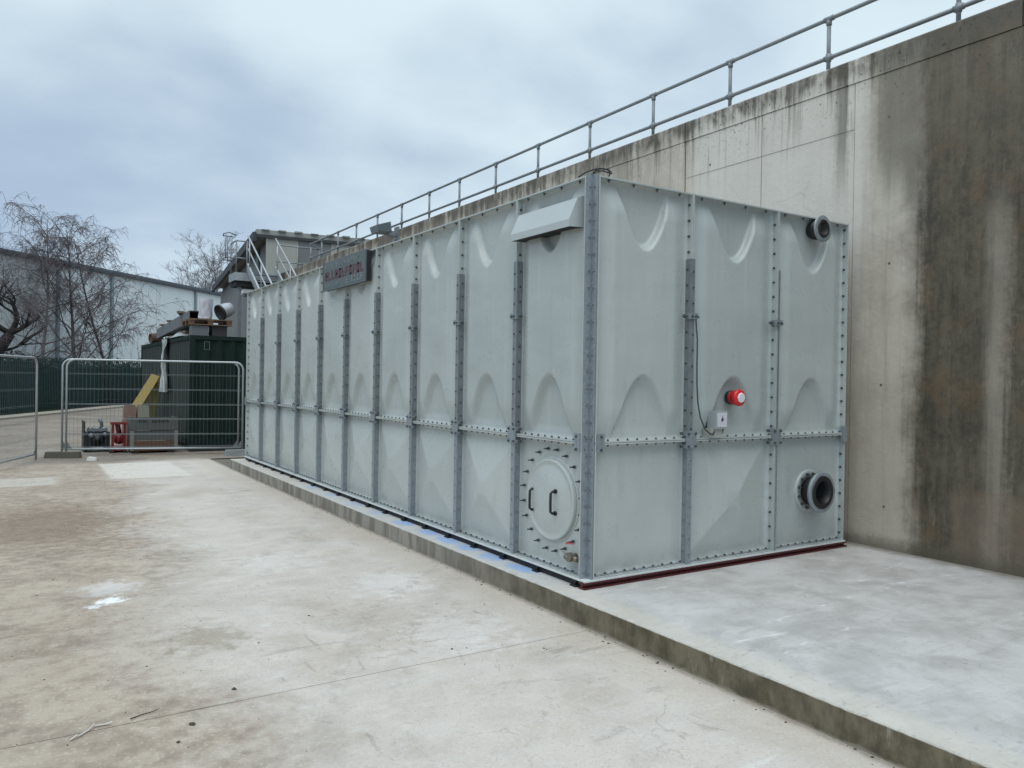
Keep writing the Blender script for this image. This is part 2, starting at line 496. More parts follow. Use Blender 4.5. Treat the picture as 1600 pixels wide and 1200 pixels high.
def plinth_fn(t, out):
    w = t.pos(); x, y, z = t.xyz(w)
    big = t.noise(w, .9, 6, .55, .5)
    sw = t.noise(t.sc(w, .8, 2.4, 1, rot=(0, 0, .9)), 1.9, 7, .6, 1.8)
    med = t.noise(w, 3.4, 8, .62, .4); fine = t.noise(w, 42, 6, .7); f2 = t.noise(w, 11, 7, .65)
    c = t.mix((.39, .38, .365), (.54, .53, .515), t.ss(med, .3, .7))
    c = t.mix(c, (.35, .345, .335), t.mul(t.ss(sw, .52, .68), .55))
    c = t.mix(c, (.66, .665, .665), t.mul(t.ss(big, .50, .66), .35))
    c = t.mix(c, (.78, .79, .80), t.mul(t.ss(t.noise(t.sc(w, 1, 2.2, 1, rot=(0, 0, .7)), 1.9, 6, .6, 1.2), .63, .72), .55))
    c = t.mix(c, (.56, .53, .46), t.mul(t.ss(t.add(x, t.mul(f2, .10)), .13, -.04), .6))
    # blue marking spray beside the tank
    for py in (.76, 1.22, 1.63, 1.99, 2.42, 3.0, 3.7, 4.4, 5.2, 6.0):
        ax = t.mul(t.sub(x, -.06), 2.0); ay = t.sub(y, py)
        q = t.m('SQRT', t.add(t.mul(ax, ax), t.mul(ay, ay)))
        mk = t.ss(t.add(q, t.mul(t.sub(f2, .5), .34)), .24, .08)
        c = t.mix(c, (.16, .36, .74), t.mul(mk, .75 if py < 3.2 else .35))
    tw = t.mul(t.ss(y, .0, .4), t.ss(y, 7.0, 5.0))
    c = t.mix(c, (.50, .55, .62), t.mul(tw, .25))
    c = t.mix(c, (.13, .12, .11), t.mul(t.ss(fine, .60, .72), .5))
    c = t.mix(c, (.22, .215, .205), t.mul(t.ss(t.noise(t.sc(w, 1.5, 34, 1, rot=(0, 0, .8)), 1.0, 5, .7), .56, .72), .30))
    c = t.mix(c, (.20, .19, .175), t.mul(t.mul(t.ss(t.noise(w, 17, 5, .7), .56, .66), t.ss(big, .54, .44)), .35))
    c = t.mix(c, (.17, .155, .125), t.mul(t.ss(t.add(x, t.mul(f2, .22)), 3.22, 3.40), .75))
    # side face: damp, olive brown, with drips of laitance
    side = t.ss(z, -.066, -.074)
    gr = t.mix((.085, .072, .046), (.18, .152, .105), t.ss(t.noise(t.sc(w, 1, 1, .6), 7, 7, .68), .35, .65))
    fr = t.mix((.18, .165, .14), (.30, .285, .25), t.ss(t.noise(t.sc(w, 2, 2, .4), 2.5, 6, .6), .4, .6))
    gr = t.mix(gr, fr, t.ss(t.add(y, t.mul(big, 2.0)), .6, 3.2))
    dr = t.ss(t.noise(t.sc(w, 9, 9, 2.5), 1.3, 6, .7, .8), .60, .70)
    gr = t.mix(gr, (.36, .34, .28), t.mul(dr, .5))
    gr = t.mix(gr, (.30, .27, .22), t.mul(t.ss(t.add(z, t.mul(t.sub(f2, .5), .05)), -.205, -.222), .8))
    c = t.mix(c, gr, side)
    h = t.add(t.mul(med, .4), t.add(t.mul(f2, .5), t.mul(fine, .3)))
    out(c, t.lin(big, .3, .7, .75, .5), 0, t.bump(h, .4, .012), .35)
M_plinth = mat('plinth_concrete', plinth_fn)

def clad_fn(c0, c1, rough=.5):
    def fn(t, out):
        w = t.pos()
        n = t.noise(t.sc(w, .6, .6, .25), 1.0, 5, .55)
        s = t.noise(t.sc(w, 3, 3, .2), 1.0, 5, .6)
        c = t.mix(c0, c1, t.ss(n, .3, .7))
        c = t.mix(c, tuple(v*.6 for v in c0), t.mul(t.ss(s, .55, .75), .35))
        out(c, rough, 0)
    return fn
M_ware = mat('warehouse_cladding', clad_fn((.72, .77, .78), (.80, .84, .85)))
M_fascia = simple('dark_fascia', (.055, .07, .085), .5, 0, .2, 1)
M_bldg = mat('grey_cladding', clad_fn((.155, .16, .165), (.21, .215, .215)))
M_bldg2 = mat('beige_cladding', clad_fn((.36, .36, .33), (.45, .44, .40)))
M_roof = simple('mossy_roof_sheet', (.30, .31, .29), .8, 0, .45, 1.6)
M_roofd = simple('dark_verge', (.045, .05, .055), .7, 0, .3, 2)

def cont_fn(t, out):
    w = t.pos(); x, y, z = t.xyz(w)
    n = t.noise(w, 1.5, 6, .6)
    c = t.mix((.006, .017, .014), (.012, .027, .023), n)
    d = t.ss(t.noise(t.sc(w, 3, 3, .7), 1.2, 6, .65), .55, .75)
    c = t.mix(c, (.035, .036, .03), t.mul(d, .5))
    out(c, .75, 0, None, .2)
M_cont = mat('green_container_paint', cont_fn)
M_contside = simple('grimy_green_paint', (.028, .036, .033), .6, 0, .3, 2)
M_fence = simple('green_powder_coat', (.007, .042, .040), .45, 0, .25, 3)
M_fenced = simple('green_post', (.006, .025, .024), .5, 0, .25, 3)
M_mesh = simple('mesh_wire', (.20, .23, .235), .4, .5, .15, 3)
M_bark = simple('dark_bark', (.018, .015, .014), .9, 0, .4, 3)
M_twig = simple('twig_brown', (.135, .118, .125), .9, 0, .35, .8)
M_birch = simple('birch_bark', (.20, .19, .185), .8, 0, .5, 2.5)
M_limb = simple('grey_limb', (.085, .075, .072), .9, 0, .4, 2)
M_rust = simple('rusty_pipe', (.085, .048, .035), .85, 0, .35, 3, .2)
M_wood = simple('old_timber', (.15, .105, .068), .85, 0, .4, 6, .2)
M_woodg = simple('grey_timber', (.095, .10, .095), .85, 0, .3, 7, .2)
M_woodr = simple('red_brown_timber', (.125, .07, .048), .85, 0, .3, 7, .2)
M_woodp = simple('pale_timber', (.21, .205, .185), .85, 0, .25, 7, .2)
M_sheet = simple('plastic_film', (.38, .41, .41), .3, 0, .25, 5)
M_yel = simple('yellow_plastic', (.24, .165, .008), .5, 0, .3, 3)
M_yeld = simple('dull_yellow', (.085, .075, .014), .6, 0, .3, 3)
M_orange = simple('orange_plastic', (.22, .13, .10), .5, 0, .2, 4)
M_cream = simple('cream_plastic', (.25, .25, .20), .5, 0, .15, 4)
M_red = simple('red_gloss', (.19, .008, .012), .3, 0, .2, 6)
M_engine = simple('engine_black', (.022, .026, .029), .45, .3, .5, 12)
M_engl = simple('engine_alloy', (.20, .22, .23), .4, .5, .3, 12)
M_silver = simple('silver_duct', (.38, .39, .41), .4, .5, .15, 4)
M_film = simple('lilac_white_film', (.50, .49, .54), .4, 0, .1, 3)
M_greybeam = simple('grey_beam', (.16, .17, .185), .6, .1, .25, 3)
M_foot = simple('concrete_foot', (.085, .082, .06), .9, 0, .35, 10, .3)
M_paper = simple('paper_scrap', (.52, .50, .45), .8, 0, .1, 10)
M_stone = simple('dark_debris', (.06, .052, .042), .95, 0, .5, 10)
def leaf_fn(t, out):
    n = t.noise(t.pos(), 3, 5, .6)
    out(t.mix((.007, .012, .007), (.020, .024, .012), n), .8, 0)
M_hedge = mat('hedge_leaves', leaf_fn)
def verge_fn(t, out):
    w = t.pos()
    n = t.noise(w, 1.2, 7, .65)
    out(t.mix((.028, .035, .017), (.085, .075, .045), t.ss(n, .35, .65)), .95, 0, t.bump(t.noise(w, 9, 6, .7), .8, .05))
M_verge = mat('verge_soil', verge_fn)
M_kerb = simple('kerb_concrete', (.34, .31, .26), .9, 0, .2, 2)
M_land = simple('far_ground', (.16, .145, .12), .95, 0, .3, .4)

G = -.225      # yard level
S = -.06       # plinth top

# ------------------------------------------------------------------ ground
g = MB(); g.box(-400, 400, -400, 500, G-.6, G-.02)
g.build('ground', M_land, kind='structure')
yd = MB()
def yardstrip(x0, x1, y0, y1, nx, ny):
    yd.grid(lambda u, v: (x0+(x1-x0)*u, y0+(y1-y0)*v, G + .004*(mnoise.noise(Vector((x0+(x1-x0)*u, y0+(y1-y0)*v, 0))*.8))), nx, ny)
yardstrip(-16, -.19, -6.2, -.335, 60, 40)
yardstrip(-16, -.19, -.331, 12.0, 60, 80)
yardstrip(-16, 3.0, 12.0, 45.0, 30, 60)
# joint sides
yd.build('yard', M_yard, kind='structure')
j = MB(); j.box(-16, -.19, -.345, -.32, G-.02, G-.006)
j.build('yard_joint', M_groove, kind='structure')

# plinth slab with a slightly uneven arris
def plinth():
    m = MB()
    x0, x1, y0, y1 = -.205, 3.31, -7.0, 10.15
    ny = 1100
    prev = None
    for jx in range(ny+1):
        y = y0+(y1-y0)*jx/ny
        e = .009*mnoise.noise(Vector((0, y*2.1, 3)))+.007*mnoise.noise(Vector((0, y*13, 1)))
        k = .004+.022*max(0, mnoise.noise(Vector((3, y*9, 1)))-.12)+.008*max(0, mnoise.noise(Vector((6, y*31, 1))))
        b = len(m.v)
        m.v += [(x0+e, y, G-.03), (x0+e*.8+.002*mnoise.noise(Vector((8, y*30, 1))), y, S-.004-k), (x0+e+k, y, S), (x0+.25, y, S), (x1, y, S)]
        if prev is not None:
            for q in range(4): m.face([prev+q, b+q, b+q+1, prev+q+1], False)
        prev = b
    m.v += [(x0, y1, G-.03), (x0, y1, S-.005), (x1, y1, S-.005), (x1, y1, G-.03)]
    n = len(m.v); m.face([n-4, n-3, n-2, n-1])
    return m.build('plinth_slab', M_plinth, kind='structure')
plinth()

# ------------------------------------------------------------------ retaining wall
WX = 3.31
def retaining_wall():
    r = thing('concrete_wall', 'tall stained cast concrete retaining wall running behind the grey panel tank', 'wall', (WX, 0, G))
    core = MB(); core.box(WX+.02, WX+.30, -7.9, 19.7, G-.2, 4.56)
    core.build('wall_core', M_groove, r)
    ys = [-8.0, -4.6, .127, 2.388, 5.3, 8.2, 11.1, 14.0, 16.9, 19.8]
    gp = [.004, .003, .003, .010, .006, .006, .006, .006, .006, .006]
    for i in range(len(ys)-1):
        a = ys[i]+gp[i]; b = ys[i+1]-gp[i+1]
        m = MB()
        off = random.uniform(-.002, .002)
        m.box(WX+off, WX+.05, a, b, G-.1, 4.372)
        m.build('wall_panel', M_wall, r)
    yc = [-8.0, -1.36, 2.388, 7.0, 11.6, 16.2, 19.8]
    for i in range(len(yc)-1):
        m = MB()
        a = yc[i]+.005; b = yc[i+1]-.005; n = int((b-a)/.08)
        prev = None
        for k in range(n+1):
            y = a+(b-a)*k/n
            e = .004*mnoise.noise(Vector((1, y*3, 0)))+.003*mnoise.noise(Vector((5, y*14, 0)))
            low = 4.378+.004*mnoise.noise(Vector((9, y*4, 2)))
            bb = len(m.v)
            m.v += [(WX+.05, y, low), (WX-.010+e, y, low), (WX-.012+e, y, 4.598+e), (WX+.006+e, y, 4.615+e*.6), (WX+.31, y, 4.615)]
            if prev is not None:
                for q in range(4): m.face([prev+q, bb+q, bb+q+1, prev+q+1])
            prev = bb
        for st, nn in ((0, 1), (len(m.v)-5, 0)):
            idx = [st+q for q in range(5)]
            m.face(idx if nn else idx[::-1])
        m.build('coping', M_wall, r)
    # formwork tie holes
    t = MB()
    for y in (-.22, 1.95):
        for z in (4.0, 2.6, 1.5, .32):
            c = (WX-.003, y+random.uniform(-.04, .04), z+random.uniform(-.05, .05))
            t.cyl((WX-.004, c[1], c[2]), (WX+.02, c[1], c[2]), .012, n=10)
    t.build('tie_holes', M_groove, r, kind='stuff')
    l = MB()
    pass
    l.box(WX-.0035, WX+.01, .134, 2.37, 3.93, 3.932)
    l.box(WX-.0035, WX+.01, 1.238, 1.242, S, 4.37)
    l.build('formwork_marks', simple('formwork_line', (.27, .25, .21), .9, 0, .4, 3), r, kind='stuff')
retaining_wall()

# guard rail on the wall
def guard_rail():
    rx = 3.50
    r = thing('guard_rail', 'galvanised two-rail tubular guard rail along the top of the concrete wall', 'railing', (rx, 0, 4.615))
    ys = [-3.38-1.32, -3.38, -2.06, -.742, .567, 1.875, 3.175, 4.51, 5.84, 7.14, 8.455, 9.72, 11.05, 12.39, 13.71, 15.0, 16.27, 17.2]
    for y in ys:
        m = MB(); m.cyl((rx, y, 4.60), (rx, y, 5.22), .0205, n=10)
        p = m.build('post', M_galvd, r)
        f = MB(); f.cyl((rx, y, 4.605), (rx, y, 4.625), .05, n=12)
        f.build('base_flange', M_galvd, p)
        c = MB(); c.cyl((rx, y-.05, 5.215), (rx, y+.05, 5.215), .029, n=10); c.cyl((rx, y, 5.15), (rx, y, 5.20), .028, n=10)
        c.build('tee_clamp', M_galvd, p)
        c = MB(); c.cyl((rx, y-.045, 4.815), (rx, y+.045, 4.815), .029, n=10); c.cyl((rx, y, 4.775), (rx, y, 4.855), .028, n=10)
        c.build('cross_clamp', M_galvd, p)
    m = MB(); m.cyl((rx, ys[0], 5.215), (rx, 17.2, 5.215), .0215, n=10); m.build('top_rail', M_galvd, r)
    m = MB(); m.cyl((rx, ys[0], 4.815), (rx, 17.2, 4.815), .0215, n=10); m.build('middle_rail', M_galvd, r)
guard_rail()

def floodlight():
    r = thing('floodlight', 'weathered floodlight fixed to the top of the concrete wall behind the tank', 'lamp', (WX-.05, 10.4, 4.5))
    m = MB()
    c = Vector((WX-.30, 10.75, 4.60))
    m.hexa([(WX-.52, 10.62, 4.49), (WX-.52, 11.0, 4.49), (WX-.22, 11.0, 4.50), (WX-.22, 10.62, 4.50),
            (WX-.56, 10.60, 4.62), (WX-.56, 11.02, 4.62), (WX-.26, 11.02, 4.72), (WX-.26, 10.60, 4.72)])
    m.build('housing', M_galvd, r)
    g2 = MB(); g2.hexa([(WX-.53, 10.615, 4.50), (WX-.53, 10.60, 4.50), (WX-.24, 10.60, 4.51), (WX-.24, 10.615, 4.51),
            (WX-.55, 10.615, 4.61), (WX-.55, 10.595, 4.61), (WX-.28, 10.595, 4.70), (WX-.28, 10.615, 4.70)])
    g2.build('lens', M_signgrey, r)
    b = MB(); b.box(WX-.26, WX-.02, 10.76, 10.84, 4.46, 4.56); b.box(WX-.05, WX-.013, 10.70, 10.90, 4.38, 4.66)
    b.build('bracket', M_galvd, r)
floodlight()

# ------------------------------------------------------------------ the tank
TZ = 2.965
D = .07                   # flange projection
PW = 1.0335
def sstep(a, b, x):
    t = min(1, max(0, (x-a)/(b-a))); return t*t*(3-2*t)

def crisp(t):
    # straight slope with tight rounding at both ends
    t = min(1, max(0, t))
    return .5*t+.5*t*t*(3-2*t)

def panel_mesh(name, H, kind):
    m = MB(); w = .5
    def edge(u, v):
        e = min(w-.010-abs(u), v-.010, H-.010-v)
        r = .035
        e = max(0, e)
        return (r-math.sqrt(max(0, r*r-(r-e)**2)))*.75 if e < r else 0
    def hgt(u, v):
        base = 0.0
        if kind == 'tall':
            # raised body between plain borders, scooped at head and foot
            bx = 1-sstep(.30, .489, abs(u))
            body = .052*bx*sstep(.0, .26, v)*sstep(.0, .26, H-v)
            top = (v-(H-.505))-6.2*u*u           # > 0 inside the scoop
            bot = ((.515)-v)-5.4*u*u
            wt = crisp(top/.058)
            wb = crisp(bot/.070)
            mx = max(wt, wb)
            base = body*(1-mx)-.012*bx*mx*sstep(.02, .12, min(v, H-v))
            base += .006*sstep(.30, 0, abs(u))*sstep(.6, 1.0, v)*sstep(.6, 1.0, H-v)
        elif kind == 'pyramid':
            a = max(abs(u), abs(v-H/2))
            q = max(0, 1-a/.44)
            base = .095*q - .02*max(0, q-.86)/.14*.5
            base += .0
        else:
            base = .006*sstep(.48, .3, max(abs(u), abs(v-H/2)))
        return base+edge(u, v)
    nu = 76; nv = int(76*H) if kind == 'tall' else 76
    def P(i, j):
        u = -w+.011+(2*w-.022)*i; v = .011+(H-.022)*j
        return (u, D-hgt(u, v), v)
    m.grid(P, nu, nv, smooth=True)
    g2 = .0015; th = .011
    # flanges (butted at the corners)
    m.box(-w+g2, -w+th+g2, 0, D+.01, g2, H-g2)
    m.box(w-th-g2, w-g2, 0, D+.01, g2, H-g2)
    m.box(-w+th+g2, w-th-g2, .001, D+.01, g2, g2+th)
    m.box(-w+th+g2, w-th-g2, .001, D+.01, H-g2-th, H-g2)
    # back wall
    m.box(-w+.02, w-.02, D+.04, D+.05, .02, H-.02)
    return m.mesh(name, M_grp)

P_tall = panel_mesh('tall_panel', TZ-1.0, 'tall')
P_pyr = panel_mesh('low_panel', 1.0, 'pyramid')
P_flat = panel_mesh('flat_panel', 1.0, 'flat')

T = thing('water_tank', 'long pale grey sectional water storage tank of bolted panels on the concrete plinth', 'water tank', (0, 0, 0))
leftb = [D]+[float(i) for i in range(1, 10)]+[9.96]
frontb = [D, PW, 2*PW, 3.06]
LP = []; FP = []
for k in range(10):
    a, b = leftb[k], leftb[k+1]
    inst('tall_panel', P_tall, T, (0, (a+b)/2, 1.0), -PI/2, (b-a, 1, 1))
    inst('low_panel', P_flat if k == 0 else P_pyr, T, (0, (a+b)/2, 0), -PI/2, (b-a, 1, 1))
for k in range(3):
    a, b = frontb[k], frontb[k+1]
    inst('tall_panel', P_tall, T, ((a+b)/2, 0, 1.0), 0, (b-a, 1, 1))
    inst('low_panel', P_pyr if k == 1 else P_flat, T, ((a+b)/2, 0, 0), 0, (b-a, 1, 1))
# unseen sides, roof and floor of the tank
m = MB(); m.box(D+.03, 3.05, 9.93, 9.96, 0, TZ-.02); m.box(3.03, 3.058, D+.03, 9.93, 0, TZ-.02)
m.build('rear_panel', M_grp, T)
m = MB(); m.box(D+.02, 3.03, D+.02, 9.92, TZ-.05, TZ-.02); m.build('roof_panel', M_grp, T)
m = MB(); m.box(D+.02, 3.03, D+.02, 9.92, .005, .03); m.build('floor_panel', M_grp, T)

def F(side, u, d, z):
    """side 'L': u runs along +y and d is distance behind the flange edge; side 'F': u runs along +x"""
    return (d, u, z) if side == 'L' else (u, d, z)
def sbox(m, side, u0, u1, d0, d1, z0, z1):
    if side == 'L': m.box(d0, d1, u0, u1, z0, z1)
    else: m.box(u0, u1, d0, d1, z0, z1)
def sbolt(m, side, u, d, z, ax, L=.018, r=.0095, nut=True):
    """ax: 'u-' head looks to -u; 'u+'; 'out'; 'up'; 'dn'"""
    p = Vector(F(side, u, d, z))
    dr = {'u-': Vector(F(side, -1, 0, 0)), 'u+': Vector(F(side, 1, 0, 0)), 'out': Vector(F(side, 0, -1, 0)),
          'up': Vector((0, 0, 1)), 'dn': Vector((0, 0, -1))}[ax]
    m.cyl(p-dr*.002, p+dr*.008, r, n=6, smooth=False)
    m.cyl(p+dr*.008, p+dr*L, r*.5, n=6, smooth=False)

bn = 0
def rib(side, u, hand=-1, wide=True):
    # upper channel, lower channel, clamps and bolts of one vertical joint
    jt = .0125
    zs = [(.018, .985, 'lower_channel', M_galvl if False else M_galv), (1.02, 2.447+random.uniform(-.004, .004), 'upper_channel', M_galvd)]
    for z0, z1, nm, mt in zs:
        m = MB()
        if hand < 0:
            sbox(m, side, u-jt-.007, u-jt-.001, .004, D-.012, z0, z1)
            sbox(m, side, u-jt-.007 - (.012 if wide else 0), u+.022, -.006, .003, z0, z1)
        else:
            sbox(m, side, u+jt+.001, u+jt+.007, .004, D-.012, z0, z1)
            sbox(m, side, u+jt-.006, u+jt+.012, -.006, .003, z0, z1)
        c = m.build(nm, mt, T)
        b = MB()
        z = z0+.07
        while z < z1-.03:
            if hand < 0:
                sbolt(b, side, u+.002, -.006, z, 'out', L=.009, r=.0075)
                sbolt(b, side, u-jt-.007, D*.5, z+.02, 'u-', L=.014, r=.008)
            z += .125
        if hand < 0: b.build('bolts', M_boltl if nm[0] == 'l' else M_bolt, c, kind='stuff')
    b = MB()
    z = 2.50 if hand < 0 else .09
    while z < TZ-.03:
        if not (.93 < z < 1.07): sbolt(b, side, u-jt, D*.45, z, 'u-', r=.011)
        z += .125
    b.build('bolts', M_bolt, T, kind='stuff')
    # mid clamp
    z = 1.985
    m = MB()
    sbox(m, side, u-.050, u+.045, -.022, -.0065, z-.022, z+.026)
    sbox(m, side, u-.045, u-.028, -.0065, .03, z-.020, z+.024)
    sbox(m, side, u+.028, u+.045, -.0065, .03, z-.020, z+.024)
    c = m.build('joint_clamp', M_galv, T)
    b = MB()
    for s in (-1, 1):
        p0 = Vector(F(side, u+s*.045, .012, z)); p1 = Vector(F(side, u+s*.095, .012, z))
        b.cyl(p0, p1, .006, n=6); b.cyl(Vector(F(side, u+s*.058, .012, z)), Vector(F(side, u+s*.075, .012, z)), .016, n=6, smooth=False)
    b.cyl(Vector(F(side, u-.02, -.022, z)), Vector(F(side, u-.02, -.034, z)), .010, n=6, smooth=False)
    b.cyl(Vector(F(side, u+.02, -.022, z)), Vector(F(side, u+.02, -.034, z)), .010, n=6, smooth=False)
    b.build('bolts', M_bolt, c, kind='stuff')
    node(side, u)
def node(side, u, w=.052, off=0):
    z = 1.0
    m = MB()
    sbox(m, side, u-w, u+w, -.020, -.0075, z-.068, z+.070)
    c = m.build('node_plate', M_galv, T)
    m = MB()
    for s in (-1, 1):
        for t in (-1, 1):
            sbox(m, side, u+s*w*.95-.012, u+s*w*.95+.012, -.006, .035, z+t*.052-.012, z+t*.052+.012)
    m.build('node_lugs', M_galv, c, kind='stuff')
    b = MB()
    for s in (-1, 1):
        for t in (-1, 1):
            p = Vector(F(side, u+s*w*.72, -.020, z+t*.050))
            b.cyl(p, p+Vector(F(side, 0, -.014, 0)), .010, n=6, smooth=False)
            p0 = Vector(F(side, u+s*(w+.005), .016, z+t*.052)); p1 = Vector(F(side, u+s*(w+.035), .016, z+t*.052))
            b.cyl(p0, p1, .012, n=6, smooth=False)
    b.build('bolts', M_bolt, c, kind='stuff')

for k in range(1, 10): rib('L', leftb[k])
rib('F', PW); rib('F', 2*PW, hand=1)

# corner angle nested between the two outer flanges
m = MB()
m.box(.004, D-.0035, D-.0085, D-.002, 0.0, TZ+.01)
m.box(D-.0105, D-.0035, .004, D-.0085, 0.0, TZ+.01)
cp = m.build('corner_angle', M_galv, T)
b = MB(); z = .045
while z < TZ:
    sbolt(b, 'L', D-.0085, .034, z, 'u-', r=.0095, L=.011)
    sbolt(b, 'F', D-.0105, .034, z, 'u-', r=.0095, L=.011)
    z += .1235
b.build('bolts', M_boltl, cp, kind='stuff')
b = MB(); z = .10
while z < TZ-.05:
    if not (.9 < z < 1.1):
        sbolt(b, 'F', D+.012, D*.45, z, 'u+', r=.006, L=.016)
    z += .1235
b.build('bolts', M_bolt, T, kind='stuff')
# node brackets each side of the corner
for side in 'LF':
    m = MB(); sbox(m, side, .085, .150, -.012, -.001, .93, 1.072)
    sbox(m, side, .085, .102, -.001, .040, .935, 1.067)
    c = m.build('corner_bracket', M_galv, T)
    b = MB()
    for t in (-.048, .048):
        sbolt(b, side, .118, -.012, 1+t, 'out', r=.011, L=.016)
        sbolt(b, side, .085, .018, 1+t, 'u-', r=.011, L=.03)
    b.build('bolts', M_bolt, c, kind='stuff')
# end flanges: bolts on the side that faces the camera
b = MB(); z = .07
while z < TZ-.02:
    if not (.93 < z < 1.07):
        sbolt(b, 'F', 3.06-.013, D*.5, z, 'u-', r=.0115, L=.018)
        sbolt(b, 'L', 9.96-.013, D*.5, z, 'u-', r=.0115, L=.018)
    z += .1235
b.build('bolts', M_bolt, T, kind='stuff')
m = MB(); sbox(m, 'F', 3.01, 3.066, -.018, -.006, .93, 1.07); sbox(m, 'F', 3.015, 3.035, -.006, .03, .93, 1.07)
m.build('corner_bracket', M_galv, T)
m = MB(); sbox(m, 'L', 9.91, 9.966, -.018, -.006, .93, 1.07)
m.build('corner_bracket', M_galv, T)

# bolts and pads on the level joints
for side, bs in (('L', leftb), ('F', frontb)):
    b = MB(); pads = MB(); bb = MB(); top = MB()
    for k in range(len(bs)-1):
        a, c = bs[k], bs[k+1]; n = 10
        for i in range(n):
            u = a+(c-a)*(i+.5)/n
            if u-a > .07 and c-u > .07 or True:
                sbolt(b, side, u, D*.42, 1.0125, 'up', r=.0095, L=.016)
                sbolt(b, side, u, D*.42, .9875, 'dn', r=.0095, L=.018)
                sbolt(bb, side, u, D*.55, .022, 'up', r=.0105, L=.012)
                sbox(pads, side, u-.040, u+.034, D*.35, D*.78, .013, .020)
        for i in range(4):
            u = a+(c-a)*(i+.5)/4
            sbolt(top, side, u, D*.5, TZ-.013, 'dn', r=.011, L=.022)
    b.build('bolts', M_bolt, T, kind='stuff')
    bb.build('bolts', M_bolt, T, kind='stuff')
    pads.build('packing_strips', M_galv, T, kind='stuff')
    top.build('bolts', M_bolt, T, kind='stuff')
# projecting white foot flange
m = MB(); m.box(-.012, D+.05, -.012, 9.97, -.010, .001); m.box(D+.052, 3.072, -.012, D, -.010, .001)
m.build('foot_flange', simple('foot_white', (.62, .66, .66), .5, 0, .1, 5), T)
# steel base: red beam under the front, dark sleepers along the side
m = MB(); m.box(-.02, 3.085, -.018, .055, -.0225, -.0110); m.box(-.02, 3.085, .01, .03, -.047, -.0225); m.box(-.025, 3.09, -.02, .055, -.0595, -.047)
m.build('base_beam', M_redpaint, T)
for i in range(20):
    y = .09+.5*i
    m = MB(); m.box(-.012, 3.02, y, y+.045, -.0225, -.0125); m.box(-.01, 3.0, y+.018, y+.026, -.048, -.0225); m.box(-.030, 3.02, y-.01, y+.06, -.0595, -.048)
    m.build('floor_joist', M_black, T)
m = MB(); m.box(.012, .035, .06, 9.95, -.0590, -.0125); m.build('gap_shade_strip', M_dark, T)  # dark strip added as the shade in the gap between tank and slab

# round manhole cover on the corner panel
def manhole():
    yc, zc, R = .505, .525, .318
    cx = D-.006
    m = MB()
    m.lathe((cx, yc, zc), (-1, 0, 0), [(0, R+.02), (.004, R+.018), (.005, R-.01)], 64)
    pl = m.build('manhole_plate', M_grp, T)
    m = MB()
    m.lathe((cx-.006, yc, zc), (-1, 0, 0), [(0, R), (.026, R), (.033, R-.008), (.033, R-.020), (.026, R-.030), (.032, R-.06), (.050, R*.62), (.060, R*.3), (.062, .0)], 64)
    c = m.build('manhole_cover', M_grp, T)
    for k in range(20):
        a = 2*PI*(k+.5)/20
        y = yc+.398*math.sin(a); z = zc+.398*math.cos(a)
        b = MB()
        b.cyl((cx-.005, y, z), (cx-.020, y, z), .0125, n=6, smooth=False)
        b.cyl((cx-.020, y, z), (cx-.052, y, z), .0065, n=6)
        b.build('bolt', M_bolt, T)
    for y, z in ((.715, .50), (.385, .52)):
        h = MB(); x0 = cx-.06+ (.03 if y > .6 else 0)
        h.tube([(x0+.02, y, z+.085), (x0-.035, y, z+.083), (x0-.05, y, z+.070), (x0-.052, y, z), (x0-.05, y, z-.070), (x0-.035, y, z-.083), (x0+.02, y, z-.085)], .0105, 8)
        h.cyl((x0+.01, y, z+.085), (x0-.012, y, z+.085), .018, n=10)
        h.cyl((x0+.01, y, z-.085), (x0-.012, y, z-.085), .018, n=10)
        h.build('handle', M_black, c)
manhole()

# drain valve low by the corner
m = MB()
m.cyl((D, .20, .135), (.0, .20, .135), .024, n=14); m.cyl((.02, .20, .135), (-.012, .20, .135), .036, n=8, smooth=False)
m.cyl((.03, .27, .125), (.03, .13, .125), .020, n=12); m.cyl((.03, .275, .125), (.03, .25, .125), .028, n=8, smooth=False)
v = m.build('drain_valve', simple('dull_brass', (.22, .20, .16), .45, .6, .3, 20), T)
m = MB(); m.bar((-.012, .20, .135), (-.02, .26, .175), .012, .006); m.build('lever', M_boltl, v)
m = MB(); m.hexa([(D-.009, .235, .222), (D-.009, .325, .205), (D-.004, .325, .205), (D-.004, .235, .222), (D-.009, .235, .236), (D-.009, .325, .221), (D-.004, .325, .221), (D-.004, .235, .236)])
m.build('red_marker', M_redtag, T)

